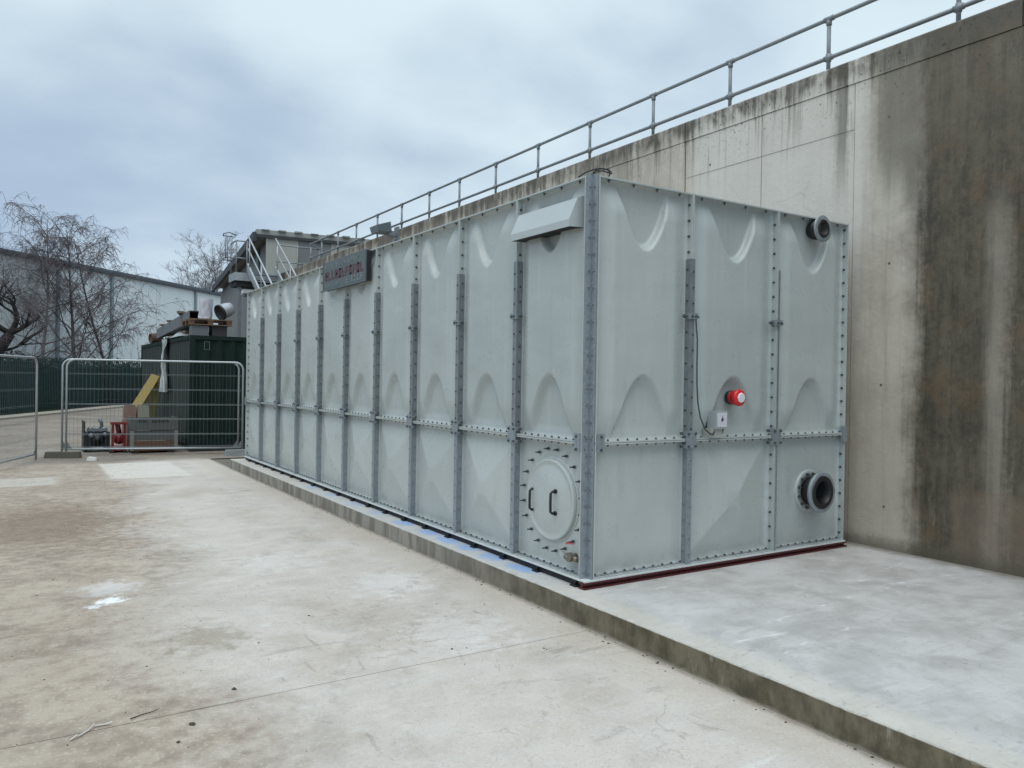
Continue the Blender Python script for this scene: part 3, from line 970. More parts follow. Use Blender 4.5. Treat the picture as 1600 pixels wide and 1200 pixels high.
# weir hood near the top of the corner panel
def hood():
    y0, y1 = .150, .945
    A = [(D, 2.845), (-.015, 2.815), (-.090, 2.648), (-.092, 2.594)]   # x,z profile of the shell
    m = MB(); th = .008
    yi0, yi1 = y0+.0, y1+.0
    # tapering ends: the top edge is shorter than the bottom one
    def P(i, s):
        x, z = A[i]
        t = (0, .0, .0, .0)[i]
        y = (yi0+t) if s == 0 else (yi1-t)
        return (x, y, z)
    for i in range(3):
        a0, a1, b1, b0 = P(i, 0), P(i, 1), P(i+1, 1), P(i+1, 0)
        nx, nz = (A[i+1][1]-A[i][1]), -(A[i+1][0]-A[i][0]); L = math.hypot(nx, nz); nx, nz = -nx/L*th, -nz/L*th
        m.hexa([a0, a1, b1, b0] + [(q[0]+nx, q[1], q[2]+nz) for q in (a0, a1, b1, b0)])
    for s, y in ((0, y0), (1, y1)):
        b = len(m.v); yy = y-.004 if s == 0 else y+.004
        for q in (y, yy):
            m.v += [(A[0][0], q, A[0][1]), (A[1][0], q, A[1][1]), (A[2][0], q, A[2][1]), (A[3][0], q, A[3][1]), (D, q, 2.602)]
        m.face([b+i for i in range(5)]); m.face([b+9-i for i in range(5)])
        for i in range(5):
            k = (i+1) % 5
            m.face([b+i, b+5+i, b+5+k, b+k])
    h = m.build('vent_hood', M_hood, T)
    m = MB(); m.box(-.088, D-.002, y0+.004, y1-.004, 2.600, 2.606); m.build('hood_shade_sheet', M_dark, h)  # dark sheet standing in for the shade inside the open hood
hood()

# flanged pipes
def pipes():
    x, z = 2.605, .49
    m = MB(); m.lathe((x, D+.0, z), (0, -1, 0), [(0, .19), (.022, .19), (.024, .186), (.024, .12), (.0, .12)], 40)
    bf = m.build('backing_flange', M_grp, T)
    for k in range(12):
        a = 2*PI*(k+.5)/12
        b = MB(); c = Vector((x+.158*math.cos(a), D-.024, z+.158*math.sin(a)))
        b.cyl(c, c+Vector((0, -.014, 0)), .013, n=6, smooth=False); b.cyl(c+Vector((0, -.014, 0)), c+Vector((0, -.03, 0)), .007, n=6)
        b.build('bolt', M_bolt, bf)
    m = MB(); m.lathe((x, D-.02, z), (0, -1, 0), [(0, .115), (.01, .118), (.05, .136), (.08, .136), (.11, .118), (.125, .116)], 36)
    m.build('rubber_bellows', M_black, T)
    m = MB(); m.lathe((x, -.070, z), (0, -1, 0), [(-.004, .118), (-.004, .180), (0, .184), (.020, .184), (.024, .180), (.024, .150)], 40)
    m.build('loose_flange', M_galv, T)
    m = MB(); m.lathe((x, -.07, z), (0, -1, 0), [(.02, .151), (.030, .148), (.034, .14), (.034, .112), (.030, .106), (-.10, .104), (-.14, .10), (-.14, .0)], 40)
    m.build('rubber_face', M_black, T)
    x, z = 2.605, 2.862
    m = MB(); m.lathe((x+.0, D, z), (0, -1, 0), [(-.01, .070), (.03, .088), (.045, .090), (.070, .088), (.075, .066), (.12, .064)], 32)
    m.build('overflow_pipe', M_black, T)
    m = MB(); m.lathe((x, -.040, z), (0, -1, 0), [(-.004, .066), (-.004, .117), (0, .120), (.012, .120), (.015, .116), (.015, .080)], 36)
    m.build('loose_flange', M_galv, T)
    m = MB(); m.lathe((x, -.04, z), (0, -1, 0), [(.012, .082), (.022, .080), (.024, .074), (.022, .056), (-.08, .052), (-.08, 0)], 32)
    m.build('rubber_face', M_black, T)
pipes()

# red beacon
bc = thing('alarm_beacon', 'red round alarm beacon with a pale lens on the middle front panel', 'alarm', (1.555, D-.03, 1.338))
x, z = 1.552, 1.338
m = MB(); m.lathe((x, .045, z), (0, -1, 0), [(-.02, .056), (.0, .060), (.012, .060), (.014, .054)], 28); m.build('base_ring', M_black, bc)
m = MB(); m.lathe((x, .045, z), (0, -1, 0), [(.010, .056), (.055, .054), (.060, .066), (.085, .071), (.098, .066), (.106, .045), (.106, 0)], 28); m.build('sounder_body', M_beacon, bc)
m = MB(); m.lathe((x, .045, z), (0, -1, 0), [(.104, .044), (.114, .042), (.118, .036), (.118, 0)], 8, smooth=False); m.build('lens', M_white, bc)

# level alarm box
ab = thing('control_box', 'small grey control box with white dial face standing on the tank joint flange', 'control box', (1.33, .0, 1.0))
m = MB(); m.box(1.262, 1.402, -.048, .032, 1.086, 1.228); m.build('enclosure', M_boxgrey, ab)
m = MB(); m.box(1.262, 1.402, -.056, -.0485, 1.084, 1.230); m.build('lid', M_boxgrey, ab)
m = MB(); m.box(1.283, 1.390, -.059, -.0565, 1.100, 1.216); m.build('dial_plate', simple('dial_white', (.62, .61, .66), .45, 0, .04, 10), ab)
m = MB()
m.lathe((1.337, -.0592, 1.160), (0, -1, 0), [(0, .012), (.004, .012), (.004, 0)], 14)
m.hexa([(1.327, -.0605, 1.150), (1.322, -.0605, 1.135), (1.322, -.0595, 1.135), (1.327, -.0595, 1.150),
        (1.340, -.0605, 1.195), (1.345, -.0605, 1.172), (1.345, -.0595, 1.172), (1.340, -.0595, 1.195)])
m.build('pointer', simple('pointer_dark', (.03, .025, .06), .5), ab)
m = MB(); m.box(1.235, 1.365, -.035, .055, 1.013, 1.086); m.build('mounting_block', M_beige, ab)
m = MB(); m.cyl((1.375, -.02, 1.088), (1.375, -.02, 1.05), .012, n=8); m.cyl((1.375, -.02, 1.07), (1.375, -.02, 1.085), .018, n=6, smooth=False); m.build('cable_gland', M_black, ab)
m = MB(); m.tube([(1.085, .01, 2.0), (1.083, -.015, 1.8), (1.086, -.012, 1.6), (1.092, -.01, 1.45), (1.105, -.01, 1.30), (1.13, -.015, 1.18), (1.17, -.03, 1.085), (1.215, -.045, 1.045), (1.255, -.045, 1.045), (1.272, -.03, 1.065), (1.272, -.02, 1.09)], .0065, 6)
tag(m.build('cable', M_cable, org=(1.1, 0, 1.0)), 'thin dark cable hanging beside the first front channel down to the control box', 'cable')
# loose cable loops on the corner top
def arc(c, a, b, n, rx, ry, tilt=0):
    return [(c[0]+rx*math.cos(a+(b-a)*i/n), c[1]+ry*math.sin(a+(b-a)*i/n), c[2]+tilt*math.sin((a+(b-a)*i/n)*1.7)) for i in range(n+1)]
m = MB()
m.tube([(.0, .16, TZ+.005), (.02, .10, TZ+.03), (.05, .05, TZ+.045), (.09, .02, TZ+.055), (.15, 0, TZ+.05), (.19, .02, TZ+.03), (.19, .05, TZ+.006)], .0055, 6)
m.tube([(.06, .06, TZ+.02), (.09, .05, TZ+.055), (.14, .03, TZ+.062), (.20, .02, TZ+.045), (.185, .0, TZ+.025), (.10, -.005, TZ+.03), (.05, .03, TZ+.035)], .0055, 6)
tag(m.build('cable', M_black, org=(.08, .05, TZ)), 'coiled black cable lying on top of the tank corner post', 'cable')

# ------------------------------------------------------------------ company name board
sg = thing('name_board', 'grey name board with red lettering fixed high on the long side of the tank', 'sign', (-.06, 4.9, 2.58))
y0, y1, z0, z1, sx = 4.13, 5.62, 2.585, 2.962, -.075
m = MB(); m.box(sx, sx+.012, y0, y1, z0, z1); m.build('board', M_signgrey, sg)
m = MB()
m.box(sx-.004, sx, y0, y1, z0, z0+.02); m.box(sx-.004, sx, y0, y0+.02, z0+.02, z1); m.box(sx-.004, sx, y1-.02, y1, z0+.02, z1)
m.build('edge_trim', M_signgrey, sg)
m = MB(); m.box(sx+.012, 0, y0+.01, y0+.05, z0+.01, z1-.01); m.box(sx+.012, -.0, y1-.05, y1-.01, z0+.01, z1-.01); m.box(sx+.012, -.01, y0+.05, y1-.05, z0+.01, z0+.04)
m.build('back_frame', M_dark, sg)
def marks(name, mt, ya, yb, za, zb, n, gaps, sd, thick=.3):
    """a row of upright letter-like strokes, reading from high y to low y (left to right as seen)"""
    rnd = random.Random(sd); b = MB(); w = (yb-ya)/n; x0 = sx-.0035
    for i in range(n):
        if i in gaps: continue
        c1 = yb-w*i-w*.12; c0 = yb-w*(i+1)+w*.12; t = (c1-c0)*thick
        k = rnd.choice((0, 1, 2, 3, 4))
        h = zb-za; ht = h*.2
        b.box(x0, sx-.0005, c1-t, c1, za, zb)
        if k in (0, 1): b.box(x0, sx-.0005, c0, c1-t, zb-ht, zb)
        if k in (0, 2, 3): b.box(x0, sx-.0005, c0, c1-t, za, za+ht)
        if k in (1, 3, 4): b.box(x0, sx-.0005, c0, c1-t, (za+zb)/2-ht/2, (za+zb)/2+ht/2)
        if k in (0, 4): b.box(x0, sx-.0005, c0, c0+t, za, zb)
    b.build(name, mt, sg, kind='stuff')
marks('top_lettering', M_signlite, 4.36, 5.54, 2.865, 2.925, 20, (6, 13), 3)
marks('red_lettering', M_signred, 4.20, 5.56, 2.715, 2.830, 11, (), 5, .42)
marks('bottom_lettering', M_signlite, 4.98, 5.54, 2.62, 2.665, 12, (5,), 8)
marks('bottom_lettering', M_signlite, 4.20, 4.78, 2.62, 2.70, 6, (1,), 9)

# ------------------------------------------------------------------ temporary fence panels
def fence_panel(label, p0, p1, h=1.96, lift=.13):
    r = thing('mesh_barrier', label, 'fence', (p0[0], p0[1], G), 'temporary mesh fence panels across the yard')
    p0 = Vector((*p0, 0)); p1 = Vector((*p1, 0)); L = (p1-p0).length; d = (p1-p0)/L
    def W(s, z): q = p0+d*s; return (q.x, q.y, G+z)
    rr = .021; cr = .16
    pts = [W(0, .02), W(0, h-cr)]
    for i in range(1, 7):
        a = PI/2*i/6; pts.append(W(cr-cr*math.cos(a), h-cr+cr*math.sin(a)))
    for i in range(0, 7):
        a = PI/2*i/6; pts.append(W(L-cr+cr*math.sin(a), h-cr+cr*math.cos(a)))
    pts.append(W(L, .02))
    m = MB(); m.tube(pts, rr, 10); m.build('tube_frame', M_galvl, r)
    m = MB(); m.cyl(W(.02, lift), W(L-.02, lift), .019, n=8); m.build('bottom_rail', M_galvl, r)
    m = MB()
    for s in (.0, L):
        k = 1 if s == 0 else -1
        m.hexa([W(s, lift-.02), W(s+k*.12, lift), W(s+k*.12, lift+.004), W(s, lift-.016), W(s, lift+.16), W(s+k*.02, lift+.16), W(s+k*.02, lift+.161), W(s, lift+.161)])
    m.build('gusset', M_galvl, r)
    m = MB()
    k = lift+.02
    zz = [lift+.04, .44, .755, 1.06, 1.37, 1.68]
    for z in zz:
        m.cyl(W(.02, z), W(L-.02, z), .0024, n=4, caps=False)
        if z > .3: m.cyl(W(.02, z-.02), W(L-.02, z-.02), .0018, n=4, caps=False)
    m.build('horizontal_wires', M_mesh, r, kind='stuff')
    m = MB(); s = .06
    while s < L-.03:
        m.cyl(W(s, lift), W(s, h-.02), .0011, n=3, caps=False); s += .075
    m.build('vertical_wires', M_mesh, r, kind='stuff')
fence_panel('wide mesh fence panel between the yard and the green container, nearest the tank', (-2.63, 13.706), (.62, 12.757))
fence_panel('mesh fence panel standing close behind the other one beside the tank', (-2.70, 13.79), (.55, 12.84))
fence_panel('mesh fence panel at the left edge of the picture, angled towards the viewer', (-3.166, 12.863), (-4.34, 9.75))
m = MB()
m.hexa([(-3.03, 13.28, G), (-2.42, 13.05, G), (-2.37, 13.25, G), (-2.98, 13.48, G), (-3.01, 13.29, G+.12), (-2.44, 13.08, G+.12), (-2.39, 13.24, G+.12), (-2.96, 13.45, G+.12)])
tag(m.build('concrete_block', M_foot, org=(-2.7, 13.26, G)), 'low concrete block foot under the end of the mesh fence panel', 'block')
m = MB()
m.hexa([(.18, 12.35, G), (.78, 12.30, G), (.80, 12.50, G), (.20, 12.56, G), (.20, 12.36, G+.12), (.76, 12.32, G+.12), (.78, 12.48, G+.12), (.22, 12.54, G+.12)])
tag(m.build('concrete_block', simple('pale_foot', (.26, .28, .28), .9, 0, .3, 8), org=(.5, 12.4, G)), 'pale block foot of the fence panel behind the far tank corner', 'block')

# ------------------------------------------------------------------ green shipping container
def container():
    x0, x1, y0, y1, z0, z1 = -.29, 2.15, 13.72, 21.6, G+.13, 2.33
    r = thing('shipping_container', 'dark green corrugated shipping container behind the mesh fence, piled with scrap', 'container', (x0, y0, z0))
    def corr(fn, L, name, mt):
        # trapezoid corrugation along length L ; fn(s, depth, z) -> world
        m = MB(); pts = []; s = .12; per = .278
        pts.append((0.06, .0))
        while s+per < L-.06:
            pts += [(s, 0), (s+.068, .036), (s+.139, .036), (s+.207, 0)]; s += per
        pts.append((L-.06, 0))
        for i in range(len(pts)-1):
            (a, da), (b, db) = pts[i], pts[i+1]
            k = len(m.v)
            m.v += [fn(a, da, z0+.12), fn(b, db, z0+.12), fn(b, db, z1-.08), fn(a, da, z1-.08)]
            m.face([k, k+1, k+2, k+3])
        m.build(name, mt, r)
    corr(lambda s, d, z: (x0+s, y0+.015+d, z), x1-x0, 'end_wall', M_cont)
    corr(lambda s, d, z: (x0+.02+d, y1-s, z), y1-y0, 'side_wall', M_contside)
    for (x, y) in ((x0, y0), (x1-.1, y0), (x0, y1-.1), (x1-.1, y1-.1)):
        m = MB(); m.box(x, x+.1, y, y+.1, z0, z1); m.build('corner_post', M_cont, r)
    m = MB()
    m.box(x0+.1, x1-.1, y0, y0+.09, z0, z0+.13); m.box(x0+.1, x1-.1, y0, y0+.09, z1-.09, z1)
    m.box(x0, x0+.09, y0+.1, y1-.1, z0, z0+.13); m.box(x0, x0+.09, y0+.1, y1-.1, z1-.09, z1)
    m.build('frame_rails', M_cont, r)
    m = MB(); m.box(x0+.09, x1-.05, y0+.09, y1-.05, z1-.06, z1-.02); m.build('roof', M_cont, r)
    m = MB(); m.box(x1-.06, x1-.02, y0+.1, y1-.1, z0, z1-.05); m.box(x0+.1, x1-.1, y1-.06, y1-.02, z0, z1-.05); m.build('rear_wall', M_cont, r)
    m = MB(); f = .012
    a0, a1, b0, b1 = .005, .125, 2.015, 2.20
    m.box(a0, a1, y0+.005, y0+.018, b0, b0+f); m.box(a0, a1, y0+.005, y0+.018, b1-f, b1)
    m.box(a0, a0+f, y0+.005, y0+.018, b0+f, b1-f); m.box(a1-f, a1, y0+.005, y0+.018, b0+f, b1-f)
    m.build('label_holder', simple('pale_green_frame', (.09, .13, .11), .6), r)
    for k, (a, b, y) in enumerate(((-.29, .95, 13.6), (-1.55, -.55, 13.2), (-.3, 2.1, 21.2))):
        m = MB(); m.box(a, b, y, y+.12, G-.005, z0-.002)
        if k == 1: continue
        m.build('timber_bearer', M_dark, r)
container()

# scrap on the container roof
RZ = 2.335
def on_roof():
    g_ = 'scrap piled on the container roof'
    m = MB()
    m.lathe((-.23, 20.0, RZ+.15), (.78, .2, .05), [(0, 0), (.0, .115), (-.02, .12), (-.02, .145), (0, .148), (1.3, .148), (1.3, 0)], 20)
    tag(m.build('rusty_pipe', M_rust, org=(0, 20, RZ)), 'rusty brown pipe end overhanging the far left end of the container roof', 'pipe')
    for k, (a, b) in enumerate((((-.14, 18.7, 2.56), (-.05, 14.5, 2.80)), ((.18, 18.6, 2.56), (.26, 14.9, 2.80)))):
        r = thing('steel_beam', ('grey box beam lying along the container roof, on its outer edge', 'grey box beam lying along the container roof, second from its outer edge')[k], 'beam', a, None)
        a = Vector(a); b = Vector(b); d = (b-a).normalized(); s = d.cross(Vector((0, 0, 1))).normalized(); u = s.cross(d)
        m = MB(); w = .13; t = .012
        for cs, cu, ws, wu in ((0, w-t/2, 2*w, t), (0, -w+t/2, 2*w, t), (w-t/2, 0, t, 2*w-2*t), (-w+t/2, 0, t, 2*w-2*t)):
            m.bar(a+s*cs+u*cu, b+s*cs+u*cu, ws, wu)
        m.build('box_section', M_greybeam, r)
        m = MB(); m.bar(a+d*.25, a+d*.27, 2*w-.03, 2*w-.03); m.build('hollow_shade_plate', M_dark, r)  # dark plate plays the shade inside the hollow open beam
    for i, (x, y) in enumerate(((-.05, 16.5), (.0, 18.2))):
        m = MB(); m.box(x-.2, x+.5, y, y+.12, RZ, RZ+.10); tag(m.build('timber_bearer', M_wood, org=(x, y, RZ)), ('short timber laid under the grey beams at mid roof', 'short timber laid under the far end of the grey beams')[i], 'timber')
    # pallet
    r = thing('wooden_pallet', 'weathered wooden pallet resting on blocks at the near end of the container roof', 'pallet', (0, 13.9, RZ+.24), None)
    zb = RZ+.235
    for k in range(6):
        m = MB(); y = 13.80+k*.17; m.box(-.30, .62, y, y+.10, zb+.115, zb+.137); m.build('top_slat', M_wood, r)
    for k in range(3):
        for q in range(3):
            m = MB(); x = -.30+q*.40; y = 13.81+k*.40; m.box(x, x+.11, y, y+.10, zb+.02, zb+.096); m.build('block', M_woodr, r)
    for k in range(3):
        m = MB(); y = 13.80+k*.405; m.box(-.30, .62, y, y+.11, zb, zb+.019); m.build('bottom_board', M_wood, r)
        m = MB(); x = -.30+k*.4; m.box(x, x+.12, 13.80, 14.76, zb+.0965, zb+.114); m.build('stringer_board', M_wood, r)
    m = MB(); m.box(-.22, .12, 13.86, 14.25, RZ, RZ+.22); tag(m.build('packing_block', M_greybeam, org=(-.05, 14, RZ)), 'grey block under the left side of the roof pallet', 'block')
    m = MB(); m.box(.20, .52, 13.88, 14.25, RZ, RZ+.225); tag(m.build('packing_block', simple('dark_block', (.05, .045, .05), .8), org=(.3, 14, RZ)), 'dark block under the right side of the roof pallet', 'block')
    for k, (a, b, w_, lab) in enumerate((((-.25, 15.2, RZ+.60), (.35, 17.3, RZ+.50), .16, 'brown board lying askew on the grey roof beams nearest the pallet'),
            ((-.26, 16.9, RZ+.475), (.34, 16.4, RZ+.50), .14, 'short brown board crossing the grey roof beams'),
            ((-.24, 14.85, RZ+.10), (.62, 15.0, RZ+.12), .20, 'thick brown timber on the container roof behind the pallet blocks'),
            ((-.30, 17.8, RZ+.425), (.36, 18.0, RZ+.42), .16, 'brown board resting on the far end of the grey roof beams'))):
        m = MB(); m.bar(a, b, w_, .045); tag(m.build('timber_board', (M_wood, M_woodr)[k % 2], org=a), lab, 'timber')
    # white wrapped duct, standing
    m = MB(); zt = zb+.14
    def sleeve(u, v):
        a = u*2*PI; rr = .135+.018*math.sin(a*5+v*4)+.02*mnoise.noise(Vector((math.cos(a)*2, math.sin(a)*2, v*3)))
        return (.10+rr*math.cos(a)+.02*v, 14.15+rr*math.sin(a), zt+.05+.42*v)
    m.grid(sleeve, 30, 10)
    m.lathe((.10, 14.15, zt), (0, 0, 1), [(0, 0), (0, .145), (.055, .15), (.055, 0)], 20)
    tag(m.build('wrapped_duct', M_film, org=(.1, 14.15, zt)), 'upright duct wrapped in pale film on the roof pallet', 'duct')
    # silver elbow with a dark open mouth
    r = thing('silver_duct', 'silver metal duct with a black open rim lying tilted on the roof pallet', 'duct', (.40, 13.95, zt), None)
    c = Vector((.36, 13.88, zt+.16)); ax = Vector((.62, .25, .28)).normalized()
    m = MB(); m.lathe(c, ax, [(0, .165), (.18, .165), (.30, .14), (.34, 0)], 24); m.build('duct_body', M_silver, r)
    n = Vector((-.55, -.62, -.42)).normalized()
    m = MB(); m.lathe(c-ax*.0, -ax, [(-.03, .165), (-.03, .182), (.012, .182), (.012, .15), (-.02, .15), (-.02, 0)], 24); m.build('rim', M_black, r)
    # crumpled film
    m = MB()
    def crump(u, v):
        x = -.28+.50*u; y = 13.95+1.9*v
        z = RZ+.02+.16*math.sin(PI*u)*math.sin(PI*v)*(1+.6*mnoise.noise(Vector((x*7, y*5, 1))))+.02*abs(mnoise.noise(Vector((x*14, y*12, 3))))
        return (x-.02, y+1.0, z)
    m.grid(crump, 24, 30)
    tag(m.build('plastic_film', M_sheet, org=(-.1, 15.5, RZ)), 'crumpled clear film lying on the container roof below the beams', 'plastic sheet')
on_roof()
# film hanging down the side of the container
m = MB()
def hang(u, v):
    z = 2.345-1.32*v
    yc = 16.75-.10*v + .10*math.sin(v*5)
    w = .34-.20*math.sin(PI*min(1, v*1.15))**2+.20*max(0, v-.72)
    y = yc+(u-.5)*w*2
    x = -.315-.045*(1+math.sin(u*17+v*3))*(.4+v)-.03*mnoise.noise(Vector((u*4, v*7, 2)))-.02
    return (x, y, z)
m.grid(hang, 26, 40)
def over(u, v): return (-.37+.5*v, 16.75+(u-.5)*.68, 2.352+.03*math.sin(u*11+v*3)+.02)
m.grid(over, 16, 6)
tag(m.build('plastic_film', M_sheet, org=(-.35, 16.7, 2.3)), 'long strip of translucent film hanging down the left side of the container', 'plastic sheet')

# crate, barrier, chute, pump
def crate():
    x0, x1, y0, y1, zb, zt = -1.46, -.53, 13.62, 14.35, G+.06, .53
    r = thing('wooden_crate', 'grey wooden crate with stencilled dark lettering beside the container behind the fence', 'crate', (x0, y0, G))
    hs = [(zb, zb+.20, M_woodr), (zb+.215, zb+.42, M_woodg), (zb+.432, zb+.52, M_woodg), (zb+.53, zt, M_woodg)]
    for a, b, mt in hs:
        m = MB(); m.box(x0+.03, x1-.03, y0+.012, y0+.032, a, b); m.build('plank', mt, r)
        m = MB(); m.box(x0+.012, x0+.03, y0+.032, y1, a, b); m.build('plank', mt, r)
        m = MB(); m.box(x1-.03, x1-.012, y0+.032, y1, a, b); m.build('plank', mt, r)
    for x in (x0, x1-.07):
        m = MB(); m.box(x, x+.07, y0-.008, y0+.0115, zb, zb+.42); m.build('batten', M_woodp, r)
    m = MB(); m.box(x0, x1, y0-.010, y0+.0115, zb+.435, zt+.01); m.build('top_board', M_woodg, r)
    m = MB(); m.box(x0+.02, x1-.02, y0+.03, y1, zb-.02, zb); m.build('bottom', M_woodr, r)
    for x in (x0+.05, x1-.2):
        m = MB(); m.box(x, x+.12, y0, y1, G, zb-.021); m.build('skid', M_dark, r)
    b = MB(); n = 7
    for i in range(n):
        w = .085; a = x0+.16+i*w; h0, h1 = zb+.585, zb+.655
        if i == 2: continue
        b.box(a, a+.02, y0-.0135, y0-.0105, h0, h1); b.box(a+.045, a+.065, y0-.0135, y0-.0105, h0, h1)
        if i % 2: b.box(a+.02, a+.045, y0-.0135, y0-.0105, h0+.025, h0+.042)
        else: b.box(a+.02, a+.045, y0-.0135, y0-.0105, h1-.02, h1)
    b.build('stencil_lettering', M_dark, r, kind='stuff')
crate()
def barrier(x, label, mt):
    m = MB()
    m.hexa([(x, 15.2, G), (x+.27, 15.2, G), (x+.27, 15.62, G), (x, 15.62, G), (x+.02, 15.3, .70), (x+.26, 15.3, .70), (x+.26, 15.52, .70), (x+.02, 15.52, .70)])
    m.box(x+.03, x+.25, 15.34, 15.48, .70, .74)
    m.cyl((x+.14, 15.26, .25), (x+.14, 15.22, .25), .05, n=12)
    tag(m.build('plastic_barrier', mt, org=(x, 15.4, G)), label, 'barrier', 'plastic barrier blocks behind the crate')
barrier(-1.42, 'orange plastic barrier block standing behind the wooden crate', M_orange)
barrier(-1.145, 'cream plastic barrier block standing beside the orange one', M_cream)
ch = thing('yellow_chute', 'yellow plastic chute leaning against the left side of the container', 'chute', (-1.0, 16.2, G))
m = MB(); m.bar((-.50, 17.1, 1.42), (-1.24, 16.4, .28), .21, .06, up=(-.35, -1, .25)); m.build('chute_face', M_yel, ch)
m = MB(); m.bar((-.42, 17.25, 1.36), (-.78, 16.95, G+.02), .26, .05, up=(-.3, -1, .1)); m.build('chute_support', M_yeld, ch)

def pump():
    r = thing('diesel_pump', 'black diesel engine pump set on the ground beside the red frame and crate', 'pump', (-2.0, 14.6, G))
    m = MB(); m.box(-2.24, -1.78, 14.3, 14.8, G+.10, G+.42); m.build('engine_block', M_engine, r)
    m = MB()
    for k in range(3): m.cyl((-2.14+k*.13, 14.45, G+.42), (-2.14+k*.13, 14.45, G+.52), .05, n=12)
    m.box(-2.20, -1.82, 14.36, 14.56, G+.44, G+.50)
    m.build('cylinder_heads', M_engl, r)
    m = MB(); m.lathe((-2.02, 14.3, G+.27), (0, -1, 0), [(0, .13), (.05, .13), (.06, .05), (.09, .05), (.09, 0)], 18); m.build('flywheel', M_engine, r)
    m = MB(); m.lathe((-2.14, 14.28, G+.36), (0, -1, 0), [(0, .05), (.06, .05), (.06, 0)], 12); m.lathe((-1.88, 14.28, G+.38), (0, -1, 0), [(0, .04), (.08, .04), (.08, 0)], 12)
    m.build('filters', M_engl, r)
    m = MB(); m.box(-2.28, -2.255, 14.25, 14.8, G+.0, G+.66); m.build('radiator_guard', M_engine, r)
    m = MB(); m.tube([(-1.92, 14.5, G+.5), (-1.93, 14.5, G+.62), (-1.98, 14.48, G+.70)], .035, 10); m.build('exhaust', M_engl, r)
    for x in (-2.22, -1.86):
        m = MB(); m.box(x, x+.07, 14.25, 14.85, G, G+.10); m.build('skid', M_dark, r)
    r = thing('red_frame', 'red painted steel pump frame between the black engine and the wooden crate', 'steel frame', (-1.65, 14.2, G))
    m = MB(); m.lathe((-1.62, 14.2, G+.30), (0, -1, 0), [(0, .13), (.10, .13), (.12, .09), (.16, .07), (.16, .0)], 20); m.build('pump_casing', M_red, r)
    m = MB(); m.cyl((-1.62, 14.12, G+.40), (-1.66, 14.12, G+.60), .05, .05, n=14); m.cyl((-1.66, 14.12, G+.60), (-1.66, 14.12, G+.63), .085, n=14); m.build('discharge_flange', M_red, r)
    m = MB(); m.box(-1.80, -1.50, 13.95, 14.5, G+.045, G+.12); m.box(-1.78, -1.73, 14.0, 14.05, G+.12, G+.60); m.box(-1.55, -1.50, 14.0, 14.05, G+.12, G+.60); m.box(-1.80, -1.48, 13.98, 14.05, G+.60, G+.65)
    m.build('base_frame', M_red, r)
    m = MB(); m.box(-1.82, -1.74, 13.9, 14.55, G, G+.044); m.box(-1.56, -1.48, 13.9, 14.55, G, G+.044); m.build('bearers', M_dark, r)
pump()

# ------------------------------------------------------------------ building with external stair
def gable_building():
    C0 = Vector((2.75, 20.05, 0)); dl = Vector((.128, .992, 0)); dr = Vector((.992, -.128, 0))
    r = thing('industrial_building', 'grey clad industrial building with overhanging roof behind the far end of the wall', 'building', (2.75, 20.05, G))
    zt = 5.86
    def Q(a, b, z): p = C0+dl*a+dr*b; return (p.x, p.y, z)
    def slab(m, a0, a1, b0, b1, z0, z1): m.hexa([Q(a0, b0, z0), Q(a0, b1, z0), Q(a1, b1, z0), Q(a1, b0, z0), Q(a0, b0, z1), Q(a0, b1, z1), Q(a1, b1, z1), Q(a1, b0, z1)])
    w = 1.0; k = 0
    while k < 16:
        m = MB(); slab(m, k*w+.25, (k+1)*w+.25-.012, .25, .30, G, zt-.28); m.build('side_cladding', M_bldg, r); k += 1
    k = 0
    while k < 14:
        m = MB(); slab(m, .02, .07, .25+k*w, .25+(k+1)*w-.012, G, zt-.11); m.build('front_cladding', M_bldg2 if k != 1 else M_bldg, r); k += 1
    m = MB(); slab(m, .08, 16, .31, 14, G, zt-.12); m.build('core', M_bldg, r)
    m = MB(); slab(m, -.05, 16.4, -.05, 14.4, zt-.06, zt+.12); m.build('roof', M_roof, r)
    m = MB(); slab(m, -.10, 16.4, -.16, -.052, zt-.26, zt+.02); slab(m, -.07, -.052, -.05, 14.4, zt-.12, zt-.03); m.build('verge_trim', M_roofd, r)
    m = MB()
    for q in range(28): slab(m, -.14, .3, .1+q*.5, .33+q*.5, zt+.10, zt+.125+.01*(q % 3))
    m.build('roof_corrugation', M_roof, r, kind='stuff')
    m = MB(); p = Q(.6, .10, 0); m.cyl((p[0], p[1], G), (p[0], p[1], zt-.4), .055, n=8); m.build('downpipe', simple('teal_pipe', (.05, .075, .08), .5), r)
    m = MB()
    slab(m, 1.9, 2.3, .15, .245, 2.35, 3.25); m.build('white_notice', M_white, r)
    m = MB(); slab(m, 1.98, 2.12, .13, .149, 2.6, 2.9); m.build('notice_symbol', M_galvd, r)
    lamp = thing('wall_lamp', 'small pale bulkhead lamp on the grey building above the container pile', 'lamp', Q(3.0, .1, 4.2))
    m = MB(); slab(m, 2.9, 3.5, -.1, .22, 4.28, 4.40); m.build('lamp_hood', M_white, lamp)
    m = MB(); slab(m, 3.0, 3.4, -.05, .2, 4.20, 4.278); m.build('lamp_body', M_galvd, lamp)
    # ventilation louvre on the front
    r2 = MB()
    for q in range(6): slab(r2, -.03, .015, 2.6, 4.2, 4.6+q*.1, 4.65+q*.1)
    r2.build('louvre', M_bldg2, r)
gable_building()

